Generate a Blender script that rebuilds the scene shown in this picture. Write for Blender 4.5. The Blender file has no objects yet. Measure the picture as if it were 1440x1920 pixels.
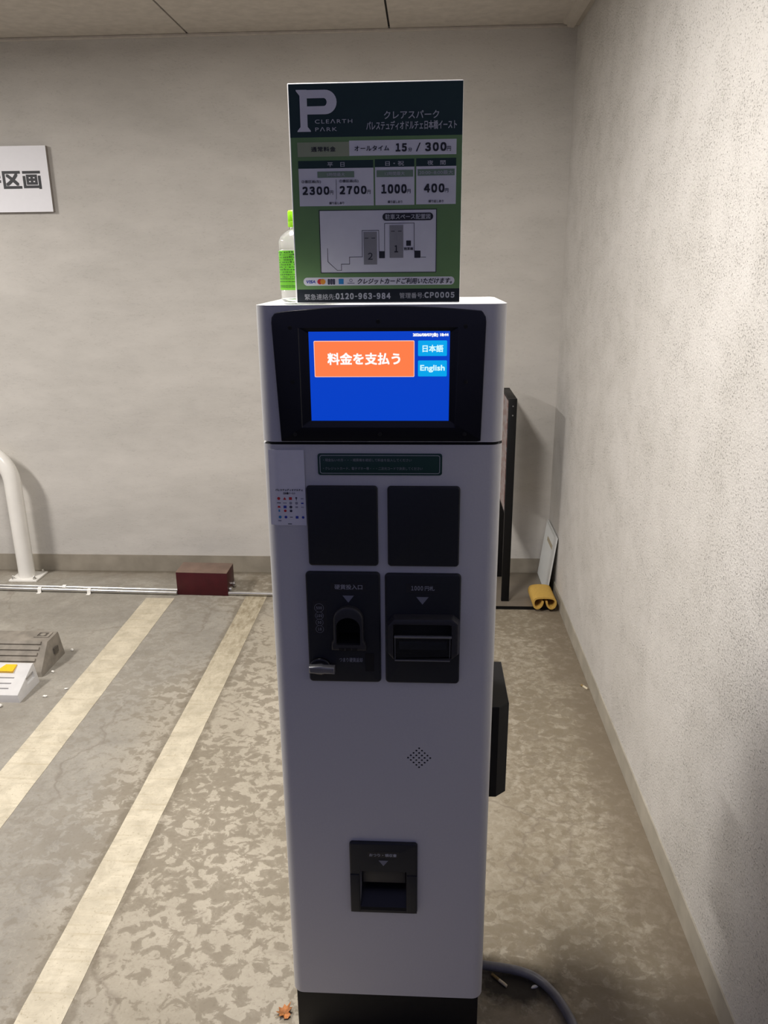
import bpy, bmesh, math, random
from mathutils import Vector, Matrix
random.seed(7)
PI = math.pi
S = bpy.context.scene
C = S.collection

# ------------------------------------------------------------------ camera, world, lamps, exposure
cam_d = bpy.data.cameras.new('camera'); cam = bpy.data.objects.new('camera', cam_d); C.objects.link(cam)
cam_d.sensor_fit = 'HORIZONTAL'; cam_d.sensor_width = 36.0; cam_d.lens = 36.0*1454.97/1440.0
cam_d.clip_start = 0.02
pit, yaw, rol = 0.305963, 0.0538184, -0.0096321
f0 = Vector((-math.sin(yaw), math.cos(yaw), 0)); r0 = Vector((math.cos(yaw), math.sin(yaw), 0)); u0 = Vector((0, 0, 1))
fw = math.cos(pit)*f0 - math.sin(pit)*u0; up = math.cos(pit)*u0 + math.sin(pit)*f0
rr = math.cos(rol)*r0 + math.sin(rol)*up; uu = math.cos(rol)*up - math.sin(rol)*r0
M = Matrix.Identity(4)
for i in range(3):
    M[i][0] = rr[i]; M[i][1] = uu[i]; M[i][2] = -fw[i]; M[i][3] = (0, 0, 1.5)[i]
cam.matrix_world = M
S.camera = cam

w = bpy.data.worlds.new('evening_sky'); S.world = w; w.use_nodes = True
w.node_tree.nodes['Background'].inputs[0].default_value = (0.54, 0.55, 1.0, 1)
w.node_tree.nodes['Background'].inputs[1].default_value = 0.20
S.view_settings.view_transform = 'Standard'; S.view_settings.look = 'None'
S.view_settings.exposure = 0.0; S.view_settings.gamma = 1.0; S.view_settings.use_curve_mapping = False
LAMP_NEAR = (-0.55, 1.52, 52.0)       # x, y, watts
LAMP_FAR = (-2.93, 2.03, 70.0)
LAMP_COL = (1.0, 0.955, 0.91)
CEIL = 2.45; BACK = 3.70; RIGHT = 0.622; LEFT = -4.6; OPEN = 0.75  # room opening, unseen; moved inward to cut light bounced onto the machine

# ------------------------------------------------------------------ materials
def newmat(name):
    m = bpy.data.materials.new(name); m.use_nodes = True
    nt = m.node_tree; b = nt.nodes['Principled BSDF']
    return m, nt, b
def N(nt, kind, **kw):
    n = nt.nodes.new(kind)
    for k, v in kw.items():
        if k.startswith('i_'):
            key = k[2:]; key = int(key) if key.isdigit() else key
            n.inputs[key].default_value = v
        else: setattr(n, k, v)
    return n
def ramp(nt, src, stops):
    r = nt.nodes.new('ShaderNodeValToRGB')
    el = r.color_ramp.elements
    while len(el) < len(stops): el.new(0.5)
    for e, (p, c) in zip(el, stops):
        e.position = p; e.color = (c, c, c, 1) if not hasattr(c, '__len__') else (*c, 1)
    nt.links.new(src, r.inputs[0]); return r.outputs[0]
def mix(nt, fac, a, b, mode='MIX'):
    n = nt.nodes.new('ShaderNodeMix'); n.data_type = 'RGBA'; n.blend_type = mode
    for k, v in ((0, fac), (6, a), (7, b)):
        if isinstance(v, (int, float)): n.inputs[k].default_value = v
        elif isinstance(v, (tuple, list)): n.inputs[k].default_value = (*v, 1)
        else: nt.links.new(v, n.inputs[k])
    return n.outputs[2]
def mathn(nt, op, a, b=0.0):
    n = nt.nodes.new('ShaderNodeMath'); n.operation = op
    for k, v in ((0, a), (1, b)):
        if isinstance(v, (int, float)): n.inputs[k].default_value = v
        else: nt.links.new(v, n.inputs[k])
    return n.outputs[0]
def coords(nt, scale=(1, 1, 1), loc=(0, 0, 0)):
    t = N(nt, 'ShaderNodeTexCoord'); mp = N(nt, 'ShaderNodeMapping')
    mp.inputs['Scale'].default_value = scale; mp.inputs['Location'].default_value = loc
    nt.links.new(t.outputs['Object'], mp.inputs[0]); return mp.outputs[0]
def noise(nt, vec, scale, detail=4, rough=0.55, dist=0.0):
    n = N(nt, 'ShaderNodeTexNoise'); n.inputs['Scale'].default_value = scale; n.inputs['Detail'].default_value = detail
    n.inputs['Roughness'].default_value = rough; n.inputs['Distortion'].default_value = dist
    nt.links.new(vec, n.inputs['Vector']); return n.outputs['Fac']
def bump(nt, b, h, strength, dist, prev=None):
    n = N(nt, 'ShaderNodeBump'); n.inputs['Strength'].default_value = strength; n.inputs['Distance'].default_value = dist
    nt.links.new(h, n.inputs['Height'])
    if prev: nt.links.new(prev, n.inputs['Normal'])
    nt.links.new(n.outputs[0], b.inputs['Normal']); return n.outputs[0]
def plain(name, col, rough=0.5, metal=0.0, var=0.06, nscale=60, bmp=0.0, spec=0.5):
    m, nt, b = newmat(name)
    v = coords(nt); n = noise(nt, v, nscale)
    lo = tuple(c*(1-var) for c in col); hi = tuple(min(1, c*(1+var)) for c in col)
    nt.links.new(ramp(nt, n, [(0.3, lo), (0.7, hi)]), b.inputs['Base Color'])
    b.inputs['Roughness'].default_value = rough; b.inputs['Metallic'].default_value = metal
    b.inputs['Specular IOR Level'].default_value = spec
    if bmp: bump(nt, b, n, bmp, 0.001)
    return m
def glow(name, col, st=1.0):
    m, nt, b = newmat(name)
    b.inputs['Base Color'].default_value = (0.01, 0.01, 0.01, 1); b.inputs['Roughness'].default_value = 0.25
    b.inputs['Emission Color'].default_value = (*col, 1); b.inputs['Emission Strength'].default_value = st
    return m

def stucco(name, lo, hi, strength, sc, stretch=(1, 1, 1), pit=0.5):
    m, nt, b = newmat(name)
    v = coords(nt, stretch)
    big = noise(nt, v, 1.3, 5, 0.6, 0.6)
    med = noise(nt, v, 9, 5, 0.65)
    c = ramp(nt, mathn(nt, 'ADD', mathn(nt, 'MULTIPLY', big, 0.65), mathn(nt, 'MULTIPLY', med, 0.35)), [(0.36, lo), (0.62, hi)])
    g1 = noise(nt, v, sc, 5, 0.62)
    pits = ramp(nt, mathn(nt, 'ADD', noise(nt, v, sc*1.15, 3, 0.6, 0.5), mathn(nt, 'MULTIPLY', mathn(nt, 'SUBTRACT', med, 0.5), 0.22)), [(0.315, 0.0), (0.40, 1.0)])
    c = mix(nt, mathn(nt, 'MULTIPLY', mathn(nt, 'SUBTRACT', 1.0, pits), pit), c, tuple(x*0.42 for x in lo))
    nt.links.new(c, b.inputs['Base Color'])
    h = mathn(nt, 'ADD', mathn(nt, 'MULTIPLY', g1, 0.7), mathn(nt, 'MULTIPLY', pits, 0.5))
    bump(nt, b, h, strength, 0.004)
    b.inputs['Roughness'].default_value = 0.9; b.inputs['Specular IOR Level'].default_value = 0.15
    return m

def concrete():
    m, nt, b = newmat('stained_concrete')
    v = coords(nt)
    xyz = N(nt, 'ShaderNodeSeparateXYZ'); nt.links.new(v, xyz.inputs[0]); X, Y = xyz.outputs[0], xyz.outputs[1]
    vs = coords(nt, (1.0, 1.0, 1.0), (3.1, 0.7, 0))
    warm = mix(nt, ramp(nt, noise(nt, vs, 2.2, 6, 0.62, 0.4), [(0.34, 0.0), (0.66, 1.0)]), (0.33, 0.295, 0.23), (0.46, 0.415, 0.335))
    cool = mix(nt, ramp(nt, noise(nt, vs, 3.0, 6, 0.62, 0.7), [(0.34, 0.0), (0.66, 1.0)]), (0.25, 0.232, 0.20), (0.352, 0.33, 0.285))
    cx = mathn(nt, 'ADD', X, mathn(nt, 'MULTIPLY', mathn(nt, 'SUBTRACT', noise(nt, vs, 1.5, 3), 0.5), 0.9))
    base = mix(nt, ramp(nt, mathn(nt, 'ADD', mathn(nt, 'MULTIPLY', cx, 0.6), 1.0), [(0.42, 0.0), (0.62, 1.0)]), cool, warm)
    # water marks: dark patches with crawling, ragged outlines
    w1 = noise(nt, coords(nt, (0.9, 1.05, 1), (0.4, 1.3, 0)), 29, 6, 0.60, 0.5)
    w2 = noise(nt, coords(nt, (1, 1, 1), (5, 2, 0)), 1.7, 3, 0.55)
    w2b = ramp(nt, w2, [(0.38, 0.0), (0.62, 0.15)])
    marks = ramp(nt, mathn(nt, 'ADD', w1, w2b), [(0.585, 0.0), (0.612, 0.8), (0.70, 1.0)])
    zone = ramp(nt, mathn(nt, 'ADD', mathn(nt, 'MULTIPLY', cx, 0.5), 1.0), [(0.30, 0.15), (0.52, 0.55), (0.62, 1.0)])
    base = mix(nt, mathn(nt, 'MULTIPLY', mathn(nt, 'MULTIPLY', marks, zone), 0.70), base, (0.20, 0.17, 0.125))
    rim = ramp(nt, w1, [(0.40, 0.0), (0.43, 1.0), (0.46, 0.0)])
    base = mix(nt, mathn(nt, 'MULTIPLY', rim, 0.14), base, (0.55, 0.50, 0.40))
    fine = noise(nt, vs, 90, 4, 0.7)
    base = mix(nt, ramp(nt, fine, [(0.30, 0.55), (0.46, 0.0)]), base, (0.20, 0.17, 0.125))
    mot = noise(nt, coords(nt, (1, 1, 1), (9, 4, 0)), 36, 6, 0.70, 0.5)
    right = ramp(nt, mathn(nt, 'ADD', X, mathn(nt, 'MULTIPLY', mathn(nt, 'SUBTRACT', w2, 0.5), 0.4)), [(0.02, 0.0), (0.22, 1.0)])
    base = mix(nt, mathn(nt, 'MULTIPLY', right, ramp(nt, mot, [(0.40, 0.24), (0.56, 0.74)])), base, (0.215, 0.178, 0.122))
    # hairline cracks
    dv = N(nt, 'ShaderNodeVectorMath', operation='ADD'); nz = N(nt, 'ShaderNodeTexNoise'); nz.inputs['Scale'].default_value = 3.0; nz.inputs['Detail'].default_value = 5
    sc = N(nt, 'ShaderNodeVectorMath', operation='SCALE'); sc.inputs['Scale'].default_value = 0.45
    nt.links.new(vs, nz.inputs['Vector']); nt.links.new(nz.outputs['Color'], sc.inputs[0]); nt.links.new(vs, dv.inputs[0]); nt.links.new(sc.outputs[0], dv.inputs[1])
    vo = N(nt, 'ShaderNodeTexVoronoi', feature='DISTANCE_TO_EDGE'); vo.inputs['Scale'].default_value = 1.5; nt.links.new(dv.outputs[0], vo.inputs['Vector'])
    crack = mathn(nt, 'MULTIPLY', ramp(nt, vo.outputs['Distance'], [(0.0, 1.0), (0.012, 0.0)]), ramp(nt, w2, [(0.42, 1.0), (0.62, 0.0)]))
    base = mix(nt, mathn(nt, 'MULTIPLY', crack, 0.45), base, (0.16, 0.13, 0.10))
    # grime gathered along the right wall and the back wall foot
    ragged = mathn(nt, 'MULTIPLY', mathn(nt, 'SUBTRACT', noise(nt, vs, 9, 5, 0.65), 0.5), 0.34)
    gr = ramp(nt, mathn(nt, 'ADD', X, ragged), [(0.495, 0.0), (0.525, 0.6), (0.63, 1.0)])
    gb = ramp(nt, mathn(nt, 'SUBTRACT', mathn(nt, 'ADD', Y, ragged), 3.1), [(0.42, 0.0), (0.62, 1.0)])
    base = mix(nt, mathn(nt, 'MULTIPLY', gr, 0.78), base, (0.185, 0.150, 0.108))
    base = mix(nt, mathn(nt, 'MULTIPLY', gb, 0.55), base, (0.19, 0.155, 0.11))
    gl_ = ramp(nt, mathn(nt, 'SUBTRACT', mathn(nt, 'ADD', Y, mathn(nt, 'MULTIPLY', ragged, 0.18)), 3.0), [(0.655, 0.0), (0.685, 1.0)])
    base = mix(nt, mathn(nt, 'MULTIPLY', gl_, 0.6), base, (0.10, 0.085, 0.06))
    d1 = mathn(nt, 'MINIMUM', mathn(nt, 'ABSOLUTE', mathn(nt, 'ADD', X, 0.853)), mathn(nt, 'ABSOLUTE', mathn(nt, 'ADD', X, 0.743)))
    fr = ramp(nt, mathn(nt, 'ADD', d1, mathn(nt, 'MULTIPLY', mathn(nt, 'SUBTRACT', noise(nt, vs, 24, 5, 0.7), 0.5), 0.09)), [(0.004, 1.0), (0.020, 0.0)])
    base = mix(nt, mathn(nt, 'MULTIPLY', fr, 0.6), base, (0.175, 0.148, 0.108))
    # oil-black soil lying inside the bend of the cable
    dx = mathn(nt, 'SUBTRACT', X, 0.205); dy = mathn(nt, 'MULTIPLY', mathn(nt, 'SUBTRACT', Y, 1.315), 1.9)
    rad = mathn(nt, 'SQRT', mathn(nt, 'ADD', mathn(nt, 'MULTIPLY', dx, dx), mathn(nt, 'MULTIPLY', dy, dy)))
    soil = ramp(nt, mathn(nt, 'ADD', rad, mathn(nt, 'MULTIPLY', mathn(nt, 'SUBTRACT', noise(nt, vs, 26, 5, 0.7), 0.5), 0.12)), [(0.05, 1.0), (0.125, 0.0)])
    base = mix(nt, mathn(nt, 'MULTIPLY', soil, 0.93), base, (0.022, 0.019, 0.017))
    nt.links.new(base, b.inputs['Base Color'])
    b.inputs['Roughness'].default_value = 0.78; b.inputs['Specular IOR Level'].default_value = 0.25
    h = mathn(nt, 'ADD', mathn(nt, 'MULTIPLY', fine, 0.5), mathn(nt, 'SUBTRACT', mathn(nt, 'MULTIPLY', noise(nt, vs, 18, 5), 0.8), mathn(nt, 'MULTIPLY', marks, 0.15)))
    bump(nt, b, h, 0.35, 0.003)
    return m

def paint_line():
    m, nt, b = newmat('worn_cream_paint')
    v = coords(nt)
    c = mix(nt, ramp(nt, noise(nt, v, 14, 6, 0.65, 0.5), [(0.36, 0.0), (0.6, 1.0)]), (0.49, 0.44, 0.335), (0.64, 0.58, 0.45))
    c = mix(nt, ramp(nt, noise(nt, v, 120, 3, 0.7), [(0.30, 0.6), (0.42, 0.0)]), c, (0.34, 0.285, 0.19))
    sc = noise(nt, coords(nt, (1.0, 14, 1)), 6, 4, 0.6)
    c = mix(nt, ramp(nt, sc, [(0.32, 0.45), (0.46, 0.0)]), c, (0.42, 0.355, 0.235))
    xyz = N(nt, 'ShaderNodeSeparateXYZ'); nt.links.new(v, xyz.inputs[0])
    far = mathn(nt, 'MULTIPLY', ramp(nt, mathn(nt, 'MULTIPLY', xyz.outputs[1], 0.2), [(0.42, 0.0), (0.64, 1.0)]), ramp(nt, mathn(nt, 'ADD', xyz.outputs[0], 1.5), [(0.45, 0.25), (0.55, 1.0)]))
    c = mix(nt, mathn(nt, 'MULTIPLY', far, ramp(nt, noise(nt, coords(nt, (1, 0.35, 1)), 45, 5, 0.7), [(0.35, 0.95), (0.6, 0.35)])), c, (0.25, 0.205, 0.13))
    nt.links.new(c, b.inputs['Base Color']); b.inputs['Roughness'].default_value = 0.75; b.inputs['Specular IOR Level'].default_value = 0.25
    bump(nt, b, noise(nt, v, 90, 4, 0.7), 0.3, 0.002)
    return m

def clear_plastic(name, rough=0.05, tint=(1, 1, 1), milk=0.0):
    m, nt, b = newmat(name)
    b.inputs['Base Color'].default_value = (*tint, 1); b.inputs['Transmission Weight'].default_value = 1.0
    b.inputs['Roughness'].default_value = rough; b.inputs['IOR'].default_value = 1.45
    if milk:
        t = N(nt, 'ShaderNodeBsdfTranslucent'); t.inputs[0].default_value = (0.95, 0.95, 0.95, 1)
        mx = N(nt, 'ShaderNodeMixShader'); mx.inputs[0].default_value = milk; out = nt.nodes['Material Output']
        nt.links.new(b.outputs[0], mx.inputs[1]); nt.links.new(t.outputs[0], mx.inputs[2]); nt.links.new(mx.outputs[0], out.inputs[0])
    return m
def translucent(name, col, fac=0.55):
    m, nt, b = newmat(name)
    b.inputs['Roughness'].default_value = 0.35
    v = coords(nt); c = ramp(nt, noise(nt, v, 40), [(0.3, tuple(x*0.9 for x in col)), (0.7, col)])
    nt.links.new(c, b.inputs['Base Color'])
    t = N(nt, 'ShaderNodeBsdfTranslucent'); nt.links.new(c, t.inputs[0])
    mx = N(nt, 'ShaderNodeMixShader'); mx.inputs[0].default_value = fac
    out = nt.nodes['Material Output']
    nt.links.new(b.outputs[0], mx.inputs[1]); nt.links.new(t.outputs[0], mx.inputs[2]); nt.links.new(mx.outputs[0], out.inputs[0])
    return m

MT = dict(
    back=stucco('trowelled_wall', (0.50, 0.48, 0.445), (0.60, 0.575, 0.535), 0.32, 120, (0.55, 1, 1.5), 0.12),
    right=stucco('sprayed_stucco', (0.56, 0.54, 0.505), (0.655, 0.635, 0.605), 0.9, 190, (1, 0.85, 1), 0.26),
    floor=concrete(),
    line=paint_line(),
    ceil=plain('ceiling_board', (0.53, 0.49, 0.445), 0.9, 0, 0.09, 22, 0.15, 0.2),
    joint=plain('dark_joint', (0.03, 0.03, 0.03), 0.9),
    base=plain('taupe_baseboard_paint', (0.285, 0.255, 0.205), 0.6, 0, 0.16, 9, 0.1, 0.3),
    base_r=plain('pale_taupe_baseboard_paint', (0.38, 0.35, 0.29), 0.6, 0, 0.16, 9, 0.1, 0.3),
    trim=plain('trim_paint', (0.50, 0.46, 0.41), 0.7, 0, 0.05, 20),
    body=plain('light_grey_powder_coat', (0.60, 0.60, 0.60), 0.42, 0, 0.02, 300, 0.03),
    dark=plain('charcoal_plastic', (0.021, 0.023, 0.028), 0.42, 0, 0.08, 200, 0, 0.3),
    dark2=plain('charcoal_bezel', (0.034, 0.034, 0.037), 0.38, 0, 0.08, 200, 0, 0.35),
    black=plain('black_gloss', (0.006, 0.006, 0.008), 0.22, 0, 0.1, 80),
    blackm=plain('black_matte_steel', (0.006, 0.006, 0.007), 0.5, 0, 0.15, 90, 0, 0.3),
    blackfill=plain('black_hollow', (0.003, 0.003, 0.003), 0.8),
    postblack=plain('black_aluminium', (0.0045, 0.0045, 0.005), 0.5, 0, 0.15, 60, 0, 0.2),
    printgrey=plain('grey_print', (0.30, 0.31, 0.34), 0.6),
    arrow=plain('arrow_print', (0.20, 0.21, 0.25), 0.6),
    labelink=plain('label_black', (0.012, 0.013, 0.017), 0.5),
    lever=plain('lever_metal', (0.25, 0.25, 0.25), 0.3, 0.5),
    white=plain('white_print', (0.76, 0.76, 0.78), 0.55, 0, 0.02),
    offwhite=plain('soft_white_print', (0.50, 0.52, 0.54), 0.55, 0, 0.02),
    board=plain('white_board', (0.86, 0.86, 0.84), 0.45, 0, 0.02),
    paper=plain('white_paper', (0.80, 0.80, 0.82), 0.8, 0, 0.02),
    sgreen=plain('sign_green', (0.155, 0.29, 0.105), 0.5, 0, 0.02),
    sdark=plain('sign_dark_green', (0.020, 0.046, 0.046), 0.5, 0, 0.02, 60, 0, 0.3),
    sfoot=plain('sign_black_band', (0.012, 0.018, 0.024), 0.5, 0, 0.02, 60, 0, 0.3),
    sbadge=plain('badge_green', (0.20, 0.29, 0.20), 0.55, 0, 0.02),
    stan=plain('pale_green_panel', (0.34, 0.385, 0.24), 0.55, 0, 0.02),
    ink=plain('black_ink', (0.020, 0.022, 0.028), 0.6),
    mapgrey=plain('map_grey', (0.28, 0.28, 0.28), 0.6),
    inkblue=plain('blue_ink', (0.03, 0.06, 0.42), 0.5), inkred=plain('red_ink', (0.62, 0.03, 0.03), 0.5),
    inkor=plain('orange_ink', (0.75, 0.30, 0.03), 0.5), inkcy=plain('sky_ink', (0.03, 0.25, 0.55), 0.5),
    inkdk=plain('dark_ink', (0.06, 0.06, 0.09), 0.5), inkgr=plain('grey_ink', (0.30, 0.30, 0.36), 0.5),
    notice=plain('notice_green', (0.012, 0.050, 0.042), 0.4, 0, 0.02),
    wsign=plain('sign_paper', (0.86, 0.86, 0.90), 0.6, 0, 0.01),
    sideshade=plain('sign_edge_shade', (0.28, 0.25, 0.23), 0.7),  # shade on the bay sign's side, put into its colour
    pipe=plain('white_gloss_paint', (0.83, 0.81, 0.76), 0.25, 0, 0.03, 12),
    steel=plain('galvanised_steel', (0.66, 0.65, 0.62), 0.28, 0.9, 0.1, 30),
    maroon=plain('maroon_enamel', (0.052, 0.006, 0.009), 0.42, 0, 0.15, 25, 0, 0.3),
    littop=plain('lit_brown_enamel', (0.185, 0.125, 0.095), 0.6, 0, 0.2, 14),  # brown of light reflected off the box top, put into the colour
    rubber=plain('dusty_grey_rubber', (0.24, 0.215, 0.18), 0.75, 0, 0.22, 22, 0.3, 0.3),
    rubberd=plain('dark_groove', (0.10, 0.088, 0.072), 0.85, 0, 0.2, 30),
    block=plain('pale_grey_resin', (0.60, 0.59, 0.58), 0.6, 0, 0.05, 30),
    blockd=plain('resin_groove', (0.33, 0.32, 0.32), 0.7),
    yellow=plain('reflector_yellow', (0.85, 0.50, 0.01), 0.35, 0, 0.1, 200),
    foam=plain('yellow_foam', (0.57, 0.36, 0.085), 0.75, 0, 0.06, 160, 0.15, 0.25),
    plate=plain('pale_grey_panel', (0.66, 0.68, 0.67), 0.4, 0, 0.05, 6),
    tape=plain('brown_tape', (0.36, 0.31, 0.22), 0.6),
    sbase=plain('dark_steel_base', (0.17, 0.145, 0.115), 0.35, 0, 0.1, 12),
    cable=plain('grey_conduit', (0.15, 0.15, 0.17), 0.30, 0, 0.2, 35, 0.1),
    leaf=plain('dry_leaf', (0.40, 0.155, 0.045), 0.7, 0, 0.5, 90, 0.3),
    filt=plain('brown_filter', (0.26, 0.18, 0.07), 0.8, 0, 0.3, 300),
    butt=plain('butt_paper', (0.62, 0.55, 0.40), 0.8, 0, 0.15, 300),
    scrap=plain('scrap_paper', (0.82, 0.80, 0.74), 0.8),
    screen=glow('screen_blue', (0.0, 0.050, 0.56), 1.0), orange=glow('button_orange', (1.0, 0.21, 0.065), 1.0),
    cyan=glow('button_cyan', (0.0, 0.38, 0.84), 1.0), pink=glow('button_edge', (1.0, 0.62, 0.50), 1.0), lit=glow('screen_white', (1, 1, 1), 1.0),
    litcy=glow('screen_pale', (0.62, 0.95, 1.0), 1.0),
    diffuser=glow('lamp_diffuser', (1.0, 0.92, 0.8), 4.0),
    pet=clear_plastic('clear_bottle', 0.06, (1, 1, 1), 0.07), flap=clear_plastic('smoked_flap', 0.12, (0.75, 0.78, 0.85)),
    blabel=translucent('green_label', (0.46, 0.93, 0.14), 0.65), bcap=translucent('green_cap', (0.55, 0.92, 0.06), 0.55),
    blabeli=plain('label_ink', (0.05, 0.17, 0.02), 0.6),
)
def poster_mat():
    m, nt, b = newmat('red_white_poster')
    n = noise(nt, coords(nt, (1, 3, 9)), 4, 3, 0.6)
    nt.links.new(ramp(nt, n, [(0.34, (0.20, 0.18, 0.24)), (0.43, (0.30, 0.26, 0.26)), (0.52, (0.22, 0.13, 0.125)), (0.62, (0.17, 0.065, 0.065))]), b.inputs['Base Color'])
    b.inputs['Roughness'].default_value = 0.3
    return m
MT['poster'] = poster_mat()

# ------------------------------------------------------------------ mesh helpers
def BM(): return bmesh.new()
def box(bm, x0, y0, z0, x1, y1, z1, bev=0.0, seg=2):
    vs = [bm.verts.new((x, y, z)) for z in (z0, z1) for y in (y0, y1) for x in (x0, x1)]
    fs = [(0, 2, 3, 1), (4, 5, 7, 6), (0, 1, 5, 4), (2, 6, 7, 3), (0, 4, 6, 2), (1, 3, 7, 5)]
    fc = [bm.faces.new([vs[i] for i in f]) for f in fs]
    if bev:
        ed = list({e for f in fc for e in f.edges})
        bmesh.ops.bevel(bm, geom=ed, offset=bev, segments=seg, profile=0.5, affect='EDGES')
def rrect(x0, z0, x1, z1, r, n=6):
    out = []
    for cx, cz, a0 in ((x1-r, z0+r, -90), (x1-r, z1-r, 0), (x0+r, z1-r, 90), (x0+r, z0+r, 180)):
        for k in range(n+1):
            a = math.radians(a0+90*k/n); out.append((cx+r*math.cos(a), cz+r*math.sin(a)))
    return out
def inset(poly, d):
    out = []; n = len(poly)
    for i in range(n):
        p0, p1, p2 = Vector(poly[i-1]), Vector(poly[i]), Vector(poly[(i+1) % n])
        e1 = (p1-p0); e2 = (p2-p1)
        if e1.length < 1e-9: e1 = e2
        if e2.length < 1e-9: e2 = e1
        e1.normalize(); e2.normalize()
        n1 = Vector((-e1.y, e1.x)); n2 = Vector((-e2.y, e2.x)); b = n1+n2
        if b.length < 1e-6: b = n1
        b.normalize(); k = max(0.35, b.dot(n1)); q = p1+b*(d/k); out.append((q.x, q.y))
    return out
def loft(bm, loops, cap0=True, cap1=True, closed=True):
    vl = [[bm.verts.new(p) for p in lp] for lp in loops]
    n = len(vl[0])
    for a, b in zip(vl, vl[1:]):
        for i in range(n if closed else n-1):
            j = (i+1) % n
            bm.faces.new((a[i], a[j], b[j], b[i]))
    if cap0: bm.faces.new(vl[0][::-1])
    if cap1: bm.faces.new(vl[-1])
    return vl
def prism(bm, poly, yf, yb, bev=0.0, seg=3):
    """outline in x,z (counter-clockwise seen from the front) pushed from yb to the front face yf"""
    loops = [[(x, yb, z) for x, z in poly]]
    if bev:
        for k in range(seg+1):
            a = PI/2*k/seg
            q = inset(poly, bev*(1-math.cos(a))); y = yf+bev*(1-math.sin(a))
            loops.append([(x, y, z) for x, z in q])
    else: loops.append([(x, yf, z) for x, z in poly])
    loft(bm, loops)
def polar(poly, angs, c):
    out = []; n = len(poly)
    for a in angs:
        d = (math.cos(a), math.sin(a)); best = None
        for i in range(n):
            ax, az = poly[i][0]-c[0], poly[i][1]-c[1]; bx, bz = poly[(i+1) % n][0]-c[0], poly[(i+1) % n][1]-c[1]
            ex, ez = bx-ax, bz-az; den = d[0]*ez-d[1]*ex
            if abs(den) < 1e-12: continue
            t = (ax*ez-az*ex)/den; s = (ax*d[1]-az*d[0])/den
            if t > 0 and -1e-6 <= s <= 1+1e-6 and (best is None or t > best): best = t
        out.append((c[0]+d[0]*best, c[1]+d[1]*best))
    return out
def ring_loft(bm, polys, c, cap0=False, cap1=False, n=96):
    """polys: list of (outline, y); lofts star-shaped outlines around centre c"""
    angs = {round(2*PI*k/n, 5) for k in range(n)}
    for p, y in polys:
        if len(p) <= 12:
            for x, z in p: angs.add(round(math.atan2(z-c[1], x-c[0]) % (2*PI), 5))
    angs = sorted(angs)
    loft(bm, [[(x, y, z) for x, z in polar(p, angs, c)] for p, y in polys], cap0, cap1)
def tube(bm, path, r, n=12, cap=True):
    loops = []; prev = None
    for i, p in enumerate(path):
        p = Vector(p); t = (Vector(path[min(i+1, len(path)-1)])-Vector(path[max(i-1, 0)])).normalized()
        a = prev if prev else (Vector((0, 0, 1)) if abs(t.z) < 0.9 else Vector((1, 0, 0)))
        s = t.cross(a).normalized(); q = s.cross(t).normalized(); prev = q
        ri = r[i] if hasattr(r, '__len__') else r
        loops.append([tuple(p+s*ri*math.cos(2*PI*k/n)+q*ri*math.sin(2*PI*k/n)) for k in range(n)])
    loft(bm, loops, cap, cap)
def lathe(bm, prof, cx, cy, n=32, closed=False):
    """prof: (radius, z) list; closed=True joins last to first"""
    ps = prof+[prof[0]] if closed else prof
    rings = [[bm.verts.new((cx+r*math.cos(2*PI*k/n), cy+r*math.sin(2*PI*k/n), z)) for k in range(n)] for r, z in prof]
    if closed: rings.append(rings[0])
    for a, b in zip(rings, rings[1:]):
        for i in range(n):
            j = (i+1) % n; bm.faces.new((a[i], a[j], b[j], b[i]))
    if not closed:
        bm.faces.new(rings[0][::-1]); bm.faces.new(rings[-1])
ORG = {}
def obj(name, bm, mat, parent=None, smooth=35, recalc=True):
    if recalc: bmesh.ops.recalc_face_normals(bm, faces=bm.faces)
    me = bpy.data.meshes.new(name)
    if parent is not None: o0 = ORG[parent.name]
    else:
        xs = [v.co for v in bm.verts]
        o0 = Vector(((min(v.x for v in xs)+max(v.x for v in xs))/2, (min(v.y for v in xs)+max(v.y for v in xs))/2, min(v.z for v in xs)))
    bm.transform(Matrix.Translation(-o0)); bm.to_mesh(me); bm.free()
    me.materials.append(mat)
    if smooth:
        for p in me.polygons: p.use_smooth = True
        me.set_sharp_from_angle(angle=math.radians(smooth))
    o = bpy.data.objects.new(name, me); C.objects.link(o)
    if parent is not None: o.parent = parent
    else: o.location = o0
    ORG[o.name] = o0
    return o
def thing(name, label, cat, loc, group=None):
    o = bpy.data.objects.new(name, None); C.objects.link(o); o.location = loc; o.empty_display_size = 0.05
    ORG[o.name] = Vector(loc); tag(o, label, cat, group); return o
def tag(o, label, cat=None, group=None):
    o['label'] = label
    if cat: o['category'] = cat
    if group: o['group'] = group
    return o
def struct(o): o['kind'] = 'structure'; return o
def cut(o, fill):
    """carve the volume of the bmesh `fill` (world coordinates) out of o"""
    org = ORG[o.name]
    bmesh.ops.recalc_face_normals(fill, faces=fill.faces)
    fill.transform(Matrix.Translation(-org)); me = bpy.data.meshes.new('cutter'); fill.to_mesh(me); fill.free()
    k = bpy.data.objects.new('cutter', me); C.objects.link(k); k.matrix_world = Matrix.Translation(org)
    md = o.modifiers.new('cut', 'BOOLEAN'); md.object = k; md.operation = 'DIFFERENCE'; md.solver = 'EXACT'
    bpy.context.view_layer.update()
    new = bpy.data.meshes.new_from_object(o.evaluated_get(bpy.context.evaluated_depsgraph_get()))
    o.modifiers.clear(); o.data = new
    bpy.data.objects.remove(k)
    for p in new.polygons: p.use_smooth = True
    new.set_sharp_from_angle(angle=math.radians(35))
_tc = {}
MARK = {}                    # where each printed piece starts in a print mesh
def mark(bm): MARK.setdefault(id(bm), []).append(len(bm.faces))
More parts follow.
